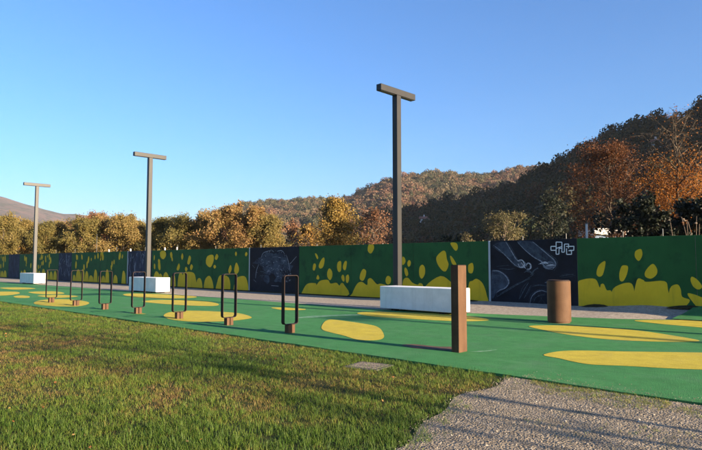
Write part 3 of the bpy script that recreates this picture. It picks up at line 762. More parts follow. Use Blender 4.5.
# wire fence behind the wall
fe = thing('wire_fence', 'thin galvanised posts and wires of a fence just behind the mural wall', 'fence', (0, 18.6, 0))
for u, h in ((-52, 2.45), (-48, 2.45), (-44.02, 3.5), (-40.69, 2.5), (-36.5, 2.4), (-32.4, 2.45), (-28.3, 2.3), (-24.2, 2.3), (-20, 2.25), (-16, 2.2), (-12.1, 2.2), (-9.7, 2.30), (-8.18, 2.34), (-6.41, 2.34), (-5.3, 2.38), (-2.4, 2.45), (.6, 2.45), (3.6, 2.45)):
    MB().lathe([(.014, -.1), (.014, h - .01), (.010, h)], 8, u, 0).build('fence_post', MAT['galv'], fe)
for z in (.5, 1.2, 2.05):
    MB().tube([(-52, 0, z), (3.6, 0, z)], .004, 4).build('wire', MAT['galv'], fe)
for u in (-42.6, -39.2, -34.5, -33.0):
    o = thing('marker_post', {-42.6: 'short white post top showing above the wall, leftmost of four', -39.2: 'short white post top above the wall just left of the middle lamp', -34.5: 'short white post top above the wall just right of the middle lamp', -33.0: 'short white post top above the wall, rightmost of four'}[u], 'post', (u, 18.9, 0), 0, 'white posts behind the wall')
    MB().box(-.04, .04, -.04, .04, -.1, 2.30, .008).build('shaft', MAT['plaster'], o)
    MB().lathe([(.05, 2.30), (.05, 2.32), (.015, 2.35)], 12).build('cap', MAT['plaster'], o)

# ---------------------------------------------------------------- benches and lamps
def make_bench(u, label):
    t = thing('concrete_bench', label, 'bench', (u, 13.3, 0), 0, 'white concrete benches')
    MB().box(0, 2.66, 0, .70, .055, .70, .012).build('block', MAT['concrete'], t)
    for x in (.40, 2.10):
        for y in (.10, .54):
            MB().box(x, x + .16, y - .06, y + .12, -.01, .06, .004).build('foot', MAT['rubber'], t)
    return t
def make_lamp(u, label):
    t = thing('street_lamp', label, 'lamp', (u, 14.25, 0), 0, 'T-shaped lamps')
    MB().box(-.19, .19, -.19, .19, -.02, .02, .004).build('base_plate', MAT['lamp'], t)
    MB().box(-.10, .10, -.10, .10, .02, 6.648, .008).build('pole', MAT['lamp'], t)
    arm = MB().box(-.10, .10, -.86, .84, 6.65, 6.85, .008).build('crossarm', MAT['lamp'], t)
    for y0, y1 in ((-.80, -.14), (.14, .78)):
        MB().box(-.065, .065, y0, y1, 6.643, 6.655).build('lens', MAT['lens'], arm)
    MB().box(-.055, .055, -.108, -.098, .45, .75).build('service_hatch', MAT['lamp'], t)
    return t
BL = ['long white concrete bench block nearest the camera, partly behind the rust-brown post', 'white concrete bench block under the middle lamp, behind the hoops', 'white concrete bench block under the farthest lamp at the left', 'white concrete bench block beyond the right edge of the view']
LL = ['tallest-looking dark T-shaped lamp rising behind the nearest white bench', 'dark T-shaped lamp in the middle distance, second from the left', 'farthest dark T-shaped lamp at the left edge', 'dark T-shaped lamp beyond the right edge of the view, nearer one', 'dark T-shaped lamp beyond the right edge of the view, farther one']
for k, u in enumerate((-11.56, -27.68, -43.5, 8.45)): make_bench(u, BL[k])
for k, u in enumerate((-11.66, -27.66, -43.7, 8.3, 24.3)): make_lamp(u, LL[k])

# ---------------------------------------------------------------- bicycle hoops
def hoop_path(w, z0, z1, r, n=5):
    pts = []
    for cx, cz, a0 in ((w / 2 - r, z1 - r, 0), (-w / 2 + r, z1 - r, 90), (-w / 2 + r, z0 + r, 180), (w / 2 - r, z0 + r, 270)):
        for k in range(n + 1):
            a = math.radians(a0 + 90 * k / n); pts.append((cx + r * math.cos(a), cz + r * math.sin(a)))
    return pts
def make_hoop():
    t = thing('bicycle_hoop', '', 'bike rack', (0, 0, 0), 0, 'bicycle hoops in a row along the lawn')
    D, T = .09, .012
    o = hoop_path(.37, .165, 1.145, .06); i_ = hoop_path(.37 - 2 * T, .165 + T, 1.145 - T, .06 - T)
    n = len(o); vs = []
    for x in (-D / 2, D / 2):
        vs += [(x, p[0], p[1]) for p in o] + [(x, p[0], p[1]) for p in i_]
    fs = []
    for k in range(n):
        k2 = (k + 1) % n
        fs += [(k, k2, 2 * n + k2, 2 * n + k), (n + k2, n + k, 3 * n + k, 3 * n + k2), (k2, k, n + k, n + k2), (2 * n + k, 2 * n + k2, 3 * n + k2, 3 * n + k)]
    MB().add(vs, fs).build('frame', MAT['corten_dark'], t)
    MB().box(-.06, .06, -.085, -.008, -.02, .163, .004).build('base_block', MAT['corten'], t)
    MB().box(-.06, .06, .008, .085, -.02, .163, .004).build('base_block', MAT['corten'], t)
    MB().box(-.045, .045, -.008, .008, -.02, .150).build('base_web', MAT['corten_dark'], t)
    return t
hoop = make_hoop()
HU = [-9.11, -11.22, -13.36, -15.53, -17.62, -19.79, -21.95]
HL = ['tall black-brown bicycle hoop nearest the camera, in front of the misty dark mural', 'second bicycle hoop from the near end, standing at the right tip of a yellow patch', 'third bicycle hoop from the near end, standing at the left end of a yellow patch', 'fourth and middle bicycle hoop of the row, in front of the second white bench', 'fifth bicycle hoop from the near end, standing on plain green', 'sixth bicycle hoop from the near end, at the right end of the far yellow patch', 'farthest bicycle hoop of the row, at the left end of the far yellow patch']
for k, u in enumerate(HU):
    if k == 0: hoop.location = (u, 7.74, 0); hoop['label'] = HL[0]
    else: copy_tree(hoop, (u, 7.74, 0), math.radians((.6, -.9, .4, 1.1, -.5, .8)[k - 1]), 1.0, HL[k])

# ---------------------------------------------------------------- post and bin
t = thing('steel_post', 'rust-brown rectangular steel post standing on the green court near the lawn', 'post', (-5.27, 7.965, 0))
MB().box(-.07, .07, -.115, .115, -.02, 1.352, .004).build('shaft', MAT['corten'], t)
MB().box(-.066, .066, -.111, .111, 1.352, 1.362, .002).build('cap', MAT['corten_dark'], t)
t = thing('litter_bin', 'rust-brown cylindrical steel bin on the green court in front of the cyclist mural', 'bin', (-6.10, 13.4, 0))
mb = MB(); mb.lathe([(.236, .0), (.236, .03), (.262, .031), (.264, .035), (.264, .96), (.262, .965), (.25, .965)], 56); mb.build('body', MAT['corten'], t, smooth=False)
mb = MB(); mb.lathe([(.243, .955), (.243, .985), (.236, .992), (.16, .994), (.15, .985), (.15, .96)], 56); mb.build('lid', MAT['corten_dark'], t)

# ---------------------------------------------------------------- scattering through geometry nodes (grass, pebbles, far woods)
def scatter(name, pts, rot, scl, tint, idx, protos, kind='stuff'):
    me = bpy.data.meshes.new(name); me.vertices.add(len(pts)); me.vertices.foreach_set('co', np.asarray(pts, np.float32).ravel()); me.update()
    add_attr(me, 'rot', rot, 'FLOAT_VECTOR'); add_attr(me, 'scl', scl, 'FLOAT_VECTOR'); add_attr(me, 'tint', np.asarray(tint, np.float32)); add_attr(me, 'pick', np.asarray(idx, np.int32), 'INT')
    pc = bpy.data.collections.new(name + ' pieces')
    for p in protos: pc.objects.link(p)
    ng = bpy.data.node_groups.new(name, 'GeometryNodeTree')
    ng.interface.new_socket('Geometry', in_out='INPUT', socket_type='NodeSocketGeometry'); ng.interface.new_socket('Geometry', in_out='OUTPUT', socket_type='NodeSocketGeometry')
    N = ng.nodes; gi = N.new('NodeGroupInput'); go = N.new('NodeGroupOutput'); ip = N.new('GeometryNodeInstanceOnPoints'); ci = N.new('GeometryNodeCollectionInfo')
    ci.inputs[0].default_value = pc; ci.inputs[1].default_value = True; ci.inputs[2].default_value = True
    ip.inputs['Pick Instance'].default_value = True
    def na(nm, typ):
        a = N.new('GeometryNodeInputNamedAttribute'); a.data_type = typ; a.inputs[0].default_value = nm
        return [o for o in a.outputs if o.enabled and o.name == 'Attribute'][0]
    L = ng.links.new
    L(gi.outputs[0], ip.inputs['Points']); L(ci.outputs[0], ip.inputs['Instance']); L(na('pick', 'INT'), ip.inputs['Instance Index'])
    L(na('rot', 'FLOAT_VECTOR'), ip.inputs['Rotation']); L(na('scl', 'FLOAT_VECTOR'), ip.inputs['Scale']); L(ip.outputs[0], go.inputs[0])
    o = bpy.data.objects.new(name, me); col.objects.link(o)
    md = o.modifiers.new('scatter', 'NODES'); md.node_group = ng
    o['kind'] = kind
    return o
def proto(name, me, mat):
    me.materials.append(mat); return bpy.data.objects.new(name, me)

R = np.random.default_rng(11)
# ---- grass
def tuft(seed, n, hgt, spread):
    r = np.random.default_rng(seed); vs = []; fs = []; lt = []
    for k in range(n):
        x, y = r.normal(0, spread, 2); a = r.uniform(0, 6.28); h = hgt * r.uniform(.5, 1.15); lean = r.uniform(.1, .9) * h; w = r.uniform(.0016, .003)
        dx, dy = math.cos(a), math.sin(a); b = len(vs)
        for t in (0, .5, 1):
            cx = x + dx * lean * t * t; cy = y + dy * lean * t * t; cz = h * (t - .25 * t * t * lean / h) - .006; ww = w * (1 - t * .85)
            vs += [(cx - dy * ww, cy + dx * ww, cz), (cx + dy * ww, cy - dx * ww, cz)]
        fs += [(b, b + 1, b + 3, b + 2), (b + 2, b + 3, b + 5, b + 4)]; q = r.random() ** 2; lt += [q * .5, q * .5, q * .8, q * .8, q, q]
    me = np_mesh('tuft', np.array(vs), np.array(fs)); add_attr(me, 'lt', np.array(lt, np.float32)); return me
gp = [proto('tuft', tuft(s, n, h, sp), MAT['grass']) for s, n, h, sp in ((1, 13, .05, .03), (2, 11, .065, .035), (3, 15, .04, .035), (4, 12, .055, .025), (5, 10, .03, .04))]
def grass_pts():
    out = []
    n = 260000
    v = -2 + (NEAR_V + 2.0) * R.random(n); u = -2.2 - 46 * R.random(n) ** 2.0
    X = u * .722 + v * .692; Y = -u * .692 + v * .722; d = np.hypot(X, Y)
    keep = (Y > 2.5) & (np.abs(X) < .75 * Y + 2.5)
    e = -3.02 - (v - 3.35) * .222 + .10 * np.sin(v * 2.1) + .05 * np.sin(v * 5.3 + 1)
    keep &= (u < e + R.normal(0, .13, n)) & (v < NEAR_V + .02 + R.normal(0, .012, n))
    keep &= ~((np.hypot((u + 5.53) / .27, (v - 6.12) / .24) < 1) & (R.random(n) < .93))
    pd = 46 * 2 * np.sqrt(np.clip((-2.2 - u) / 46, 1e-4, 1)) * (NEAR_V + 2)      # inverse of the sampling density
    want = np.clip(2600 / np.maximum(d, 3.5), 60, 520) * (.45 + 1.0 * fbm(u * 1.6, v * 1.6, 21)) / (n / pd)
    keep &= R.random(n) < want
    return u[keep], v[keep]
gu, gv = grass_pts(); n = len(gu)
bare = fbm(gu * .38 + 3, gv * .55, 31, 4); patch = fbm(gu * 1.9, gv * 1.9, 41, 3)
far = np.clip((-gu - 5) / 22, 0, 1)
tint = np.clip((bare - .5) * 2.2 + .22 + .50 * far * (1 - np.clip((6.74 - gv) / 12, 0, 1) * .4) + (patch - .5) * 1.1 + R.normal(0, .22, n), 0, 1)
tint = np.clip(tint + .40 * np.exp(-((gu + 11.5) / 4.5) ** 2 - ((gv - 3.6) / 1.5) ** 2) - .22 * np.exp(-((gu + 5.5) / 3) ** 2 - ((gv - 4.6) / 1.0) ** 2), 0, 1)
hs = np.clip(1.15 - tint * .55 + R.normal(0, .16, n), .35, 1.6) * (.8 + .5 * fbm(gu * .9, gv * .9, 51))
z0 = lz(gu, gv)
scatter('grass', np.stack([gu, gv, z0], 1), np.stack([R.normal(0, .12, n), R.normal(0, .12, n), R.uniform(0, 6.28, n)], 1), np.stack([np.ones(n) * 1.1, np.ones(n) * 1.1, hs], 1), tint, np.where(tint > .62, R.integers(2, 5, n), R.integers(0, 4, n)), gp)
bpy.data.objects['grass']['label'] = 'short patchy lawn grass, green with brown dry areas'; bpy.data.objects['grass']['category'] = 'grass'
# ---- pebbles on the near gravel
def pebble(seed):
    r = np.random.default_rng(seed); mb = MB(); mb.lathe([(.35, -.45), (.85, -.2), (1, .1), (.7, .42), (.25, .55)], 6); v = np.array(mb.v) * r.uniform(.8, 1.2, (len(mb.v), 3)) * [1, r.uniform(.6, .9), r.uniform(.5, .8)]
    return np_mesh('pebble', v, mb.f)
pp = [proto('pebble', pebble(s), MAT['pebble']) for s in range(4)]
n = 170000
pv = 1 + (NEAR_V - 1) * R.random(n); pu = -4.1 + 12 * R.random(n) ** 1.4
e = -3.02 - (pv - 3.35) * .222 + .10 * np.sin(pv * 2.1) + .05 * np.sin(pv * 5.3 + 1)
X = pu * .722 + pv * .692; Y = -pu * .692 + pv * .722
k = (pu > e - np.abs(R.normal(0, .05, n))) & (Y > 2.5) & (np.abs(X) < .75 * Y + 2) & (pv < NEAR_V - .005) & (R.random(n) < np.clip(.35 + 1.2 * (fbm(pu * 1.5, pv * 1.5, 61) - .3), 0, 1))
pu, pv = pu[k], pv[k]; n = len(pu); s = np.clip(R.lognormal(-5.4, .38, n), .0025, .016)
scatter('pebbles', np.stack([pu, pv, gz(pu, pv) + .1 * s], 1), R.uniform(-.4, 6.28, (n, 3)) * [.1, .1, 1], np.stack([s, s, s], 1), R.random(n) ** 1.2, R.integers(0, 4, n), pp)
tag(bpy.data.objects['pebbles'], 'loose grey and beige pebbles on the near gravel', 'pebbles')
# grit carried from the gravel onto the edge of the court
n = 1500
qu = -3.6 + 9 * R.random(n) ** 1.3; qv = NEAR_V + .02 + R.exponential(.16, n); s = np.clip(R.lognormal(-5.7, .35, n), .002, .009)
pq = [proto('grit', pebble(s_), MAT['pebble']) for s_ in (11, 12)]
scatter('court_grit', np.stack([qu, qv, .4 * s], 1), R.uniform(-.4, 6.28, (n, 3)) * [.1, .1, 1], np.stack([s, s, s], 1), R.random(n), R.integers(0, 2, n), pq)
tag(bpy.data.objects['court_grit'], 'loose grit spilled onto the near edge of the green court', 'grit')
# weeds in the gravel along the court edge
n = 5200
wu = -3.9 + 9 * R.random(n) ** 1.3; wv = NEAR_V - np.abs(R.exponential(.5, n)) - .02
k = (fbm(wu * 1.4, wv * 1.4, 71) > .50) & (wv > 3) & (wu > -3.0 - (wv - 3.35) * .222 - .1); wu, wv = wu[k], wv[k]; n = len(wu)
gq = [proto('weed', tuft(s, 7, .035, .03), MAT['grass']) for s in (8, 9)]
scatter('gravel_weeds', np.stack([wu, wv, gz(wu, wv)], 1), np.stack([R.normal(0, .2, n), R.normal(0, .2, n), R.uniform(0, 6.28, n)], 1), np.ones((n, 3)) * R.uniform(.5, 1.0, n)[:, None], R.uniform(.3, .8, n), R.integers(0, 2, n), gq)
tag(bpy.data.objects['gravel_weeds'], 'sparse low weeds growing in the gravel beside the court', 'weeds')

# ---- leaf faces
def leaf_faces(c, size, r, up=None, elong=1.5):
    n = len(c); a = r.normal(size=(n, 3)); a /= np.linalg.norm(a, axis=1)[:, None]
    nb = r.normal(size=(n, 3)) if up is None else up + .55 * r.normal(size=(n, 3))
    b = np.cross(a, nb); b /= np.linalg.norm(b, axis=1)[:, None] + 1e-9
    if up is not None: a = np.cross(b, nb); a /= np.linalg.norm(a, axis=1)[:, None] + 1e-9
    s = (size * r.uniform(.6, 1.35, n))[:, None]
    a = a * s * elong * .5; b = b * s * .5
    v = np.stack([c - a, c - a * .1 + b, c + a, c + a * .1 - b], 1).reshape(-1, 3)
    return v, np.arange(4 * n).reshape(n, 4)
n = 110
lu = -4.0 - 24 * R.random(n) ** 1.5; lv = 1 + 5.6 * R.random(n)
v, f = leaf_faces(np.stack([lu, lv, lz(lu, lv) + .03 + .02 * R.random(n)], 1), np.full(n, .020), R, np.tile([0, 0, 1.], (n, 1)))
me = np_mesh('fallen_leaves', v, f); add_attr(me, 'lt', np.repeat(R.random(n), 4).astype(np.float32))
tag(obj('fallen_leaves', me, MAT['litter']), 'scattered brown fallen leaves lying in the grass', 'leaves', kind='stuff')

# ---------------------------------------------------------------- trees
def make_tree(name, label, seed, h, rad, base, leafmat_, leafn, leafs, trunk_r=.14, group=None, nlimb=16, shape='oval', bark_='bark', twigs=5, leaf_z=None, multi=1, droop=0.0, gap=0.0, subs=3):
    r = np.random.default_rng(seed); rnd = random.Random(seed)
    t = thing(name, label, 'shrub' if 'shrub' in name else 'tree', (0, 0, 0), 0, group)
    mb = MB(); tips = []
    def prof(q):
        if shape == 'cone': return (1 - q) ** .6 * (1 if q > .1 else .8) * 1.1
        if shape == 'fan': return .35 + .75 * math.sin(math.pi * min(1, q * .85 + .1))
        return math.sqrt(max(0, 1 - (2 * q - .92) ** 2 * .95)) if q < .98 else .15
    for s in range(multi):
        ox, oy = (0, 0) if multi == 1 else (rnd.uniform(-.25, .25), rnd.uniform(-.25, .25))
        lx, ly = (rnd.uniform(-.03, .03) * h, rnd.uniform(-.03, .03) * h) if multi == 1 else (rnd.uniform(-.6, .6) * rad, rnd.uniform(-.6, .6) * rad)
        tp = []
        for k in range(8):
            q = k / 7; tp.append((ox + lx * q + rnd.uniform(-.02, .02) * h * q, oy + ly * q + rnd.uniform(-.02, .02) * h * q, h * .95 * q - .12))
        mb.tube(tp, [trunk_r * (1 - .9 * (k / 7)) * (1.25 if k == 0 else 1) + .008 for k in range(8)], 7)
        for k in range(nlimb // multi):
            q = (k + rnd.random()) / (nlimb // multi); z = base + (h - base) * q * .93
            i = min(6, int(z / (h * .95) * 7)); f_ = z / (h * .95) * 7 - i
            p0 = Vector(tp[i]).lerp(Vector(tp[i + 1]), min(1, f_)); p0.z = min(p0.z, h * .9)
            a = k * 2.399 + rnd.uniform(-.5, .5); L = rad * prof(q) * rnd.uniform(.75, 1.12)
            d = Vector((math.cos(a), math.sin(a), (.15 + .75 * q) * (1 - droop) + rnd.uniform(-.1, .2))); d.normalize()
            pts = [p0]; p = p0.copy()
            for m_ in range(4):
                d = (d + Vector((rnd.uniform(-.25, .25), rnd.uniform(-.25, .25), rnd.uniform(-.05, .2) - droop * .15))).normalized(); p = p + d * (L / 4); p.z = max(p.z, base * .6); pts.append(p.copy())
            rr = max(.012, trunk_r * .42 * (1 - .6 * q))
            mb.tube(pts, [rr * (1 - .8 * m_ / 4) + .004 for m_ in range(5)], 5)
            for m_ in range(twigs):
                w = rnd.uniform(.35, 1.0); j = min(3, int(w * 4)); s0 = pts[j].lerp(pts[j + 1], w * 4 - j if w < 1 else 1)
                e = Vector((rnd.gauss(0, 1), rnd.gauss(0, 1), rnd.gauss(.35, .7))).normalized() * (L * rnd.uniform(.18, .42) + .1); e1 = s0 + e * .5 + Vector((0, 0, rnd.uniform(-.05, .08))); e2 = s0 + e
                mb.tube([s0, e1, e2], [rr * .3 + .003, rr * .2 + .003, .003], 3)
                tips.append((e1, e2))
                for y in range(subs):
                    g = Vector((rnd.gauss(0, 1), rnd.gauss(0, 1), rnd.gauss(.3, .7))).normalized() * (e.length * rnd.uniform(.35, .7)); b0 = s0.lerp(e2, rnd.uniform(.3, 1))
                    mb.tube([b0, b0 + g], [rr * .12 + .003, .002], 3); tips.append((b0 + g * .4, b0 + g))
    mb.build('trunk', MAT[bark_], t)
    T0 = np.array([a for a, b in tips]); T1 = np.array([b for a, b in tips])
    if gap:
        keep = r.random(len(T0)) > gap; T0, T1 = T0[keep], T1[keep]
    if leaf_z is not None:
        pr = np.clip(np.array([leaf_z(z / h) for z in T1[:, 2]]), .0, 1) + 1e-6; pr /= pr.sum()
    else: pr = None
    i = r.choice(len(T0), leafn, p=pr); w = r.uniform(0, 1.1, leafn)[:, None]
    c = T0[i] * (1 - w) + T1[i] * w + r.normal(0, rad * .08, (leafn, 3))
    v, f = leaf_faces(c, np.full(leafn, leafs), r)
    me = np_mesh('crown', v, f)
    cl = r.random(len(T0))                                              # each twig's leaves have turned a little differently
    add_attr(me, 'lt', np.repeat(np.clip(.55 * cl[i] + .45 * r.random(leafn), 0, 1), 4).astype(np.float32))
    obj('crown', me, MAT[leafmat_], t)
    return t
def place(t, px, Z, scale=1.0, rot=0.0, z=0.0):
    u, v = V((px - 351) / 590 * Z, Z); t.location = (u, v, z); t.rotation_euler = (0, 0, rot); t.scale = (scale,) * 3
def put(t, px, Z, scale, rot, label, z=0.0):
    u, v = V((px - 351) / 590 * Z, Z); return copy_tree(t, (u, v, z), rot, scale, label)

GR = 'row of turning trees behind the wall'
base = [make_tree('row_tree', '', 100 + k, 7.0, 2.7, .6, 'leaf_row', 21000, .115, .12, GR, 22, 'oval', twigs=6) for k in range(4)]
# from the left edge to the yellow tree: pixel column, distance, scale of the crown
ROW = [(-28, 62, .86), (2, 62, .88), (22, 66, .86), (44, 63, .80), (62, 65, .82), (84, 62, .86), (104, 64, .90), (123, 62, .90), (141, 65, .82), (160, 62, .84), (181, 60, .86), (204, 60, .86), (228, 58, .98), (252, 57, .93), (268, 56, .82)]
NM = ['just outside the left edge', 'at the very left edge', 'left of the farthest lamp', 'just right of the farthest lamp', 'second to the right of the farthest lamp', 'with a brown top, right of the farthest lamp', 'midway between the two left lamps', 'nearer the middle lamp than midway', 'just left of the middle lamp', 'just right of the middle lamp', 'second to the right of the middle lamp', 'third to the right of the middle lamp', 'tallest of the row, left of the misty dark mural', 'above the left part of the misty dark mural', 'last of the leafy row, above the misty dark mural']
used = set()
for k, (px, Z, s) in enumerate(ROW):
    q = (k * 3 + k // 4) % 4; lab = 'bushy green-brown tree behind the wall, ' + NM[k]
    if q not in used: used.add(q); place(base[q], px, Z, s, k * 1.3); base[q]['label'] = lab
    else: put(base[q], px, Z, s, k * 1.7, lab)
GR2 = 'brown trees behind the leafy row'
b2 = [make_tree('brown_tree', '', 120 + k, 7.6, 2.7, 1.0, ('leaf_rust', 'leaf_yellow')[k], 12000, .13, .12, GR2, 20, 'oval', twigs=6) for k in range(2)]
R2 = [(-12, 76, .80), (12, 75, .90), (33, 78, .82), (56, 76, .80), (74, 74, .84), (93, 75, 1.0), (113, 77, .86), (133, 76, .86), (170, 76, .86), (192, 74, .82), (216, 75, .88), (242, 72, .90), (262, 70, .82)]
N2 = ['left edge, outermost', 'left edge, second', 'left lamp', 'left lamp, to its right', 'gap right of the left lamp', 'rust-topped and tallest, between the left lamps', 'right of the rust-topped one', 'left of the middle lamp', 'right of the middle lamp', 'second right of the middle lamp', 'left of the tallest leafy tree', 'right of the tallest leafy tree', 'right end of the leafy row']
used = set()
for k, (px, Z, s) in enumerate(R2):
    q = (k * 5 // 3) % 2; lab = 'brown-leaved tree top showing over the front row, ' + N2[k]
    if q not in used: used.add(q); place(b2[q], px, Z, s, k * 2.1); b2[q]['label'] = lab
    else: put(b2[q], px, Z, s, k * 2.1, lab)
t = make_tree('yellow_tree', 'large yellow-brown cone-shaped tree behind the wall left of the nearest lamp', 141, 8.5, 3.6, .5, 'leaf_yellow', 24000, .13, .17, None, 40, 'cone', twigs=7); place(t, 336, 64)
t = make_tree('bare_tree', 'nearly bare pinkish-brown tree just right of the yellow tree', 142, 7.4, 2.5, .8, 'leaf_rust', 3200, .13, .13, None, 30, 'oval', 'bark_pale', 8, gap=.2); place(t, 373, 66)
t = make_tree('bare_tree', 'thin brown half-bare tree between the leafy row and the yellow tree, left one', 143, 5.6, 1.9, .5, 'leaf_rust', 1800, .14, .1, None, 24, 'oval', 'bark_pale', 8); place(t, 290, 62)
t = make_tree('bare_tree', 'thin brown half-bare tree between the leafy row and the yellow tree, right one', 144, 5.2, 1.8, .5, 'leaf_yellow', 2200, .14, .1, None, 24, 'oval', 'bark_pale', 8); place(t, 308, 60)
t = make_tree('round_shrub', 'round pale olive shrub behind the wall above the cyclist mural', 151, 4.15, 1.25, .25, 'leaf_olive', 9000, .055, .06, None, 30, 'fan', 'bark_pale', 7, multi=5); place(t, 501, 34)
t = make_tree('small_shrub', 'small pale-leaved shrub behind the wall between lamp and cyclist mural', 152, 3.1, .55, .4, 'leaf_olive', 900, .06, .035, None, 14, 'oval', 'bark_pale', 4); place(t, 467, 31)
t = make_tree('dark_shrub', 'dark evergreen shrub behind the small pale shrub', 153, 3.0, .9, .2, 'leaf_dark', 3000, .12, .06, None, 22, 'fan', multi=3); place(t, 460, 36)
# the two orange trees and what stands round them
lo = lambda q: .35 + .65 * (q < .75)
t = make_tree('orange_tree', 'broad rust-orange autumn tree behind the wall, left of the two', 161, 10.7, 3.7, 1.6, 'leaf_russet', 20000, .078, .19, None, 34, 'oval', 'bark', 8, gap=.32); place(t, 612, 46)
lz2 = lambda q: .012 + 1.0 * (q < .60) + .25 * (.6 <= q < .7)
t = make_tree('orange_tree', 'bright orange autumn tree at the right with a bare leafless top', 162, 12.4, 3.4, 1.8, 'leaf_orange', 19000, .075, .15, None, 54, 'oval', 'bark', 10, leaf_z=lz2, gap=.1, subs=4); place(t, 682, 40)
t = make_tree('dark_tree', 'thin tree left of the orange trees, its shade put into dark leaves', 163, 8.4, 2.4, 1.2, 'leaf_dark', 5200, .12, .12, None, 24, 'oval', 'bark', 6, gap=.2); place(t, 553, 62)  # rust-leaved tree in shade; the shade is put into its leaf colour
t = make_tree('dark_shrub', 'dark evergreen bush below the gap between the orange trees', 164, 4.9, 1.6, .2, 'leaf_dark', 9000, .13, .09, None, 34, 'fan', multi=4); place(t, 640, 34)
t = make_tree('dark_shrub', 'dark evergreen bush under the bright orange tree at the right edge', 165, 4.8, 1.5, .2, 'leaf_dark', 9000, .13, .09, None, 34, 'fan', multi=4); place(t, 696, 33)
t = make_tree('dark_shrub', 'dark evergreen bush just beyond the right edge of the view', 166, 5.5, 1.9, .2, 'leaf_dark', 9000, .14, .09, None, 34, 'fan', multi=4); place(t, 745, 34)
# tall dry stems at the right edge
t = thing('dry_stems', 'tall bare stalks with pale drooping heads behind the wall at the right edge', 'plant', (0, 0, 0))
u0, v0 = V((690 - 351) / 590 * 22, 22); t.location = (u0, v0, 0)
rg = random.Random(5)
for k in range(7):
    x = rg.uniform(-.45, .5); y = rg.uniform(-.2, .2); l_ = rg.uniform(-.35, .2); h = rg.uniform(2.75, 3.15)
    st = MB().tube([(x, y, -.1), (x + l_ * .3, y, h * .6), (x + l_, y, h), (x + l_ - .12, y, h + .03)], [.016, .013, .009, .006], 5).build('stalk', MAT['bark_pale'], t)
    if k % 2: MB().lathe([(.012, -.02), (.05, .0), (.06, .03), (.02, .05)], 8).build('seed_head', MAT['bark_pale'], st, (x + l_ - .12, y, h + .02))
# young trees out of view on the right: their long shadows cross the gravel and the lawn
for k, (u, v, s) in enumerate(((6.6, 6.45, 1.0), (8.4, 5.95, 1.05), (10.2, 5.5, .95))):
    lab = 'slim young tree out of view to the right, ' + ('first', 'second', 'third', 'fourth')[k] + ' of three'
    if k == 0: yt = make_tree('young_tree', lab, 171, 4.6, .9, 2.0, 'leaf_rust', 120, .09, .045, 'young trees out of view', 12, 'oval', 'bark', 3, subs=1); yt.location = (u, v, 0); yt.scale = (s,) * 3
    else: copy_tree(yt, (u, v, 0), k * 1.4, s, lab)

# ---------------------------------------------------------------- hills and woods
def hill_fn(prof, Rf, r0f, fall, seed, amp, expo=1.25):
    """prof: (azimuth deg, skyline elevation deg); Rf, r0f: ridge and foot distance by azimuth"""
    pa = np.array(prof, float)
    def H(az, r):
        el = np.interp(az, pa[:, 0], pa[:, 1], left=0, right=0); Rr = np.interp(az, *zip(*Rf)); r0 = np.interp(az, *zip(*r0f))
        hr = np.tan(np.radians(np.maximum(el, 0))) * Rr
        t = np.clip((r - r0) / (Rr - r0), 0, 1) ** expo; b = np.clip((r - Rr) / fall, 0, 1); b = 1 - b * b * (3 - 2 * b)
        X = r * np.sin(np.radians(az)); Y = r * np.cos(np.radians(az))
        nz = (fbm(X / amp[1], Y / amp[1], seed) - .5) * amp[0] * t
        return np.maximum(hr * t * b + nz * b, -1.0)
    return H
def px2(l, canopy=0.0, R_=None):
    out = []
    for x, y in l:
        az = math.degrees(math.atan((x - 351) / 590)); k = math.cos(math.radians(az))
        el = math.atan((262.4 - y) / 590 * k)
        if R_: el = math.atan(math.tan(el) - canopy / R_)
        out.append((az, math.degrees(el)))
    return out
def hill_mesh(name, H, az0, az1, na, r0, r1, nr, mat):
    az = np.linspace(az0, az1, na); r = np.linspace(r0, r1, nr); AZ, RR = np.meshgrid(az, r)
    X = RR * np.sin(np.radians(AZ)); Y = RR * np.cos(np.radians(AZ)); Z = H(AZ, RR) - .3
    U, W = V(X, Y); v = np.stack([U.ravel(), W.ravel(), Z.ravel()], 1)
    i = (np.arange(nr - 1)[:, None] * na + np.arange(na - 1)[None, :]).ravel()
    return tag(obj(name, np_mesh(name, v, np.stack([i, i + 1, i + na + 1, i + na], 1), True), mat), kind='structure')
skyA = px2([(325, 258), (340, 248), (358, 222), (376, 209), (400, 205), (430, 199), (460, 193), (485, 187), (500, 183), (520, 175), (545, 161), (560, 152), (577, 141), (597, 132), (605, 126), (620, 123), (630, 114), (647, 107), (660, 102), (673, 104), (690, 102), (702, 93)], 10.5, 330) + [(36, 17), (45, 17.5), (60, 18.5), (75, 17.5), (88, 13.5), (97, 7), (105, 1), (110, 0)]  # rise past the right edge is unseen, shaped to shade the slopes in view
HA = hill_fn(skyA, [(-10, 420), (8, 400), (20, 340), (30, 320), (45, 340), (60, 340), (85, 290), (110, 250)], [(-10, 250), (8, 170), (20, 115), (60, 105), (110, 130)], 260, 3, (7, 45))
skyB = px2([(60, 262), (120, 248), (160, 232), (190, 221), (215, 211), (232, 204), (255, 200), (285, 199), (315, 195), (332, 196), (350, 193), (365, 186), (385, 178), (405, 173), (430, 170), (450, 170), (470, 173), (492, 174), (515, 168), (545, 164), (600, 166), (702, 168)], 9, 880) + [(36, 8), (45, 6), (60, 3)]
HB = hill_fn(skyB, [(-30, 900), (-5, 860), (5, 820), (20, 900), (60, 950)], [(-30, 520), (0, 450), (20, 480), (60, 500)], 300, 5, (16, 110), 1.1)
skyC = [(-60, 6.5), (-45, 6.6), (-36, 6.2)] + px2([(0, 196), (20, 200.5), (40, 206), (62, 212), (90, 215), (115, 219), (140, 227), (180, 236), (240, 250), (300, 258)])
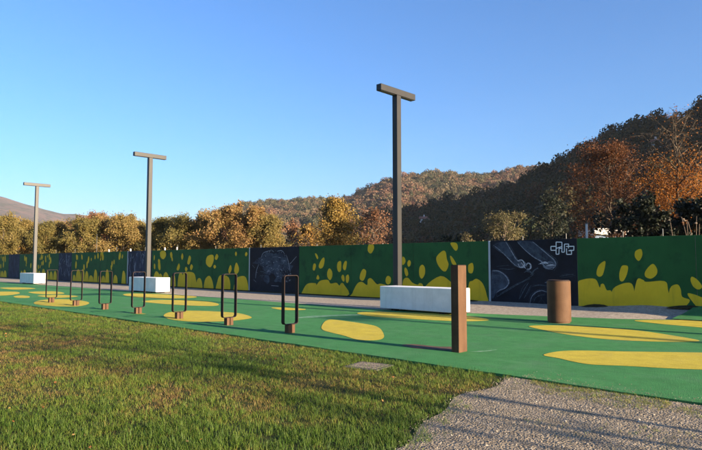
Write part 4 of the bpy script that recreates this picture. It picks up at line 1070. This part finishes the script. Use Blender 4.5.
HC = hill_fn(skyC, [(-60, 2300), (20, 2300)], [(-60, 1100), (20, 1100)], 700, 9, (70, 320), 1.0)
hill_mesh('hill_right', HA, -8, 112, 240, 100, 640, 70, MAT['floor'])
hill_mesh('hill_middle', HB, -28, 62, 200, 430, 1250, 60, MAT['floor'])
hill_mesh('hill_left', HC, -62, 4, 260, 1050, 3050, 90, MAT['far_hill'])

def crown_proto(seed, n, leaf, tall=1.0, conic=False):
    r = np.random.default_rng(seed); K = 16; cs = []
    for k in range(K):
        z = (k + .5) / K; a = k * 2.4 + r.uniform(-.4, .4); rr = (1 - z) ** .8 if conic else math.sqrt(max(.02, 1 - (z * 1.5 - .5) ** 2))
        cs.append((rr * .75 * math.cos(a) * r.uniform(.7, 1.1), rr * .75 * math.sin(a) * r.uniform(.7, 1.1), .15 + .8 * z))
    cs = np.array(cs); i = r.integers(0, K, n); d = r.normal(size=(n, 3)); d /= np.linalg.norm(d, axis=1)[:, None]
    c = cs[i] + d * (r.uniform(.55, 1, n) ** .5)[:, None] * np.array([.36, .36, .20]); c[:, 2] = np.maximum(c[:, 2], .03)
    v, f = leaf_faces(c * [1, 1, tall], np.full(n, leaf), r, d * [1, 1, .8] + np.array([0, 0, .35]), 1.25)
    me = np_mesh('woodland_crown', v, f); add_attr(me, 'lt', np.repeat(r.random(n), 4).astype(np.float32)); return me
def wood(name, H, az0, az1, ra, rb, n, rad, mat, label, seed, minh=1.0, nleaf=300, leaf=.2, bias=0.0):
    r = np.random.default_rng(seed)
    az = r.uniform(az0, az1, n); rr = np.sqrt(r.uniform(ra * ra, rb * rb, n)); z = H(az, rr); k = z > minh; az, rr, z = az[k], rr[k], z[k]; n = len(z)
    X = rr * np.sin(np.radians(az)); Y = rr * np.cos(np.radians(az)); U, W = V(X, Y)
    t = np.clip(fbm(X / 55, Y / 55, seed + 1, 3) * 1.2 - .15 + r.normal(0, .2, n) + bias, 0, 1); con = r.random(n) < .10; t[con] = r.uniform(0, .18, con.sum())
    s = rad * np.clip(r.lognormal(0, .27, n), .5, 1.7) * np.where(con, .72, 1); pk = np.where(con, 3, r.integers(0, 3, n))
    protos = [proto('woodland_crown', crown_proto(seed * 10 + q, nleaf, leaf, 1.55 + .12 * q, False), mat) for q in range(3)] + [proto('woodland_crown', crown_proto(seed * 10 + 7, nleaf, leaf, 2.4, True), mat)]
    o = scatter(name, np.stack([U, W, z - .6], 1), np.stack([r.normal(0, .06, n), r.normal(0, .06, n), r.uniform(0, 6.28, n)], 1), np.stack([s, s, s * r.uniform(.85, 1.25, n)], 1), t, pk, protos)
    return tag(o, label, 'woodland')
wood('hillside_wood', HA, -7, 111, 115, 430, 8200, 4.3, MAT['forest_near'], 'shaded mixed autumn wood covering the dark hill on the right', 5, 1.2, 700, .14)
wood('ridge_wood', HB, -27, 45, 470, 1000, 22000, 3.9, MAT['forest_far'], 'sunlit brown autumn wood covering the ridge in the middle distance', 6, 4, 360, .20)

# houses among the trees
def house(name, label, px, Z, w, d, h, roof, mat, rot, H, lift=3.0):
    X = (px - 351) / 590 * Z; az = math.degrees(math.atan2(X, Z)); r = math.hypot(X, Z); u, v = V(X, Z); g = float(H(np.array(az), np.array(r)))
    t = thing(name, label, 'house', (u, v, g), YAW + rot)
    MB().box(-w / 2, w / 2, -d / 2, d / 2, -2, h + lift).build('wall', MAT[mat], t)
    e = .5; z = h + lift
    mb = MB(); mb.add([(-w / 2 - e, -d / 2 - e, z + .01), (w / 2 + e, -d / 2 - e, z + .01), (w / 2 + e, d / 2 + e, z + .01), (-w / 2 - e, d / 2 + e, z + .01), (-w / 2 - e, 0, z + roof), (w / 2 + e, 0, z + roof)], [(0, 1, 5, 4), (2, 3, 4, 5), (1, 2, 5), (3, 0, 4), (3, 2, 1, 0)])
    rf = mb.build('roof', MAT['tiles'], t)
    MB().box(-w * .25, -w * .25 + .6, -.3, .3, z + roof * .5, z + roof + .9).build('chimney', MAT[mat], rf)
    for k in range(max(2, int(w / 3))):
        x = -w / 2 + w * (k + .5) / max(2, int(w / 3))
        wd = MB().box(x - .5, x + .5, -d / 2 - .03, -d / 2 + .05, z - 2.2, z - .8).build('window', MAT['glass'], t)
        MB().box(x - .6, x + .6, -d / 2 - .12, -d / 2 - .031, z - 2.32, z - 2.2).build('sill', MAT['plaster'], wd)
    return t
house('hill_house', 'long low house with a reddish roof on the right hillside above the orange trees', 692, 205, 12, 7, 4, 2.0, 'plaster', .2, HA, 2.6)
house('hill_house', 'narrow pale house high among the trees of the right hill', 660, 222, 3.0, 4, 4, 1.0, 'plaster', .1, HA, 3.2)
house('hill_house', 'pale house half hidden in the shaded valley wood, left one', 414, 300, 4, 5, 3.5, 1.4, 'plaster', -.2, HA, 3.5)
house('hill_house', 'pale house half hidden in the shaded valley wood, right one', 427, 315, 7, 6, 4, 1.6, 'plaster', -.2, HA, 3.5)
# small flat-roofed building behind the wall
u, v = V((603 - 351) / 590 * 60, 60)
t = thing('small_building', 'low white flat-roofed building behind the wall below the left orange tree', 'building', (u, v, 0), YAW)
MB().box(-1.5, 1.5, -1.8, 1.8, -.1, 4.1).build('wall', MAT['bluesheet'], t)
MB().box(-1.7, 1.7, -2.1, 2.1, 4.11, 4.75, .02).build('roof', MAT['plaster'], t)
MB().box(-.9, -.1, -1.84, -1.78, 2.4, 3.7).build('window', MAT['glass'], t)
MB().box(.3, 1.1, -1.84, -1.78, 0, 3.4).build('door', MAT['lamp'], t)
u, v = V((587 - 351) / 590 * 40, 40)
t = thing('pale_post', 'tall pale post behind the wall left of the small white building', 'post', (u, v, 0))
MB().box(-.06, .06, -.06, .06, -.1, 4.0, .008).build('shaft', MAT['plaster'], t)
MB().box(-.09, .09, -.09, .09, 4.0, 4.06, .008).build('cap', MAT['galv'], t)

# ---------------------------------------------------------------- air
hz = bpy.data.materials.new('pale haze'); hz.use_nodes = True; nt_ = hz.node_tree; nt_.nodes.clear()
ho = nt_.nodes.new('ShaderNodeOutputMaterial'); hv = nt_.nodes.new('ShaderNodeVolumePrincipled')
hv.inputs['Color'].default_value = (.80, .86, .95, 1); hv.inputs['Density'].default_value = .00007; hv.inputs['Anisotropy'].default_value = .0
nt_.links.new(hv.outputs[0], ho.inputs['Volume'])
o = MB().box(-4500, 4500, -4500, 4500, -1.6, 300).build('haze', hz); tag(o, 'thin pale air over the whole valley', 'haze', kind='stuff')
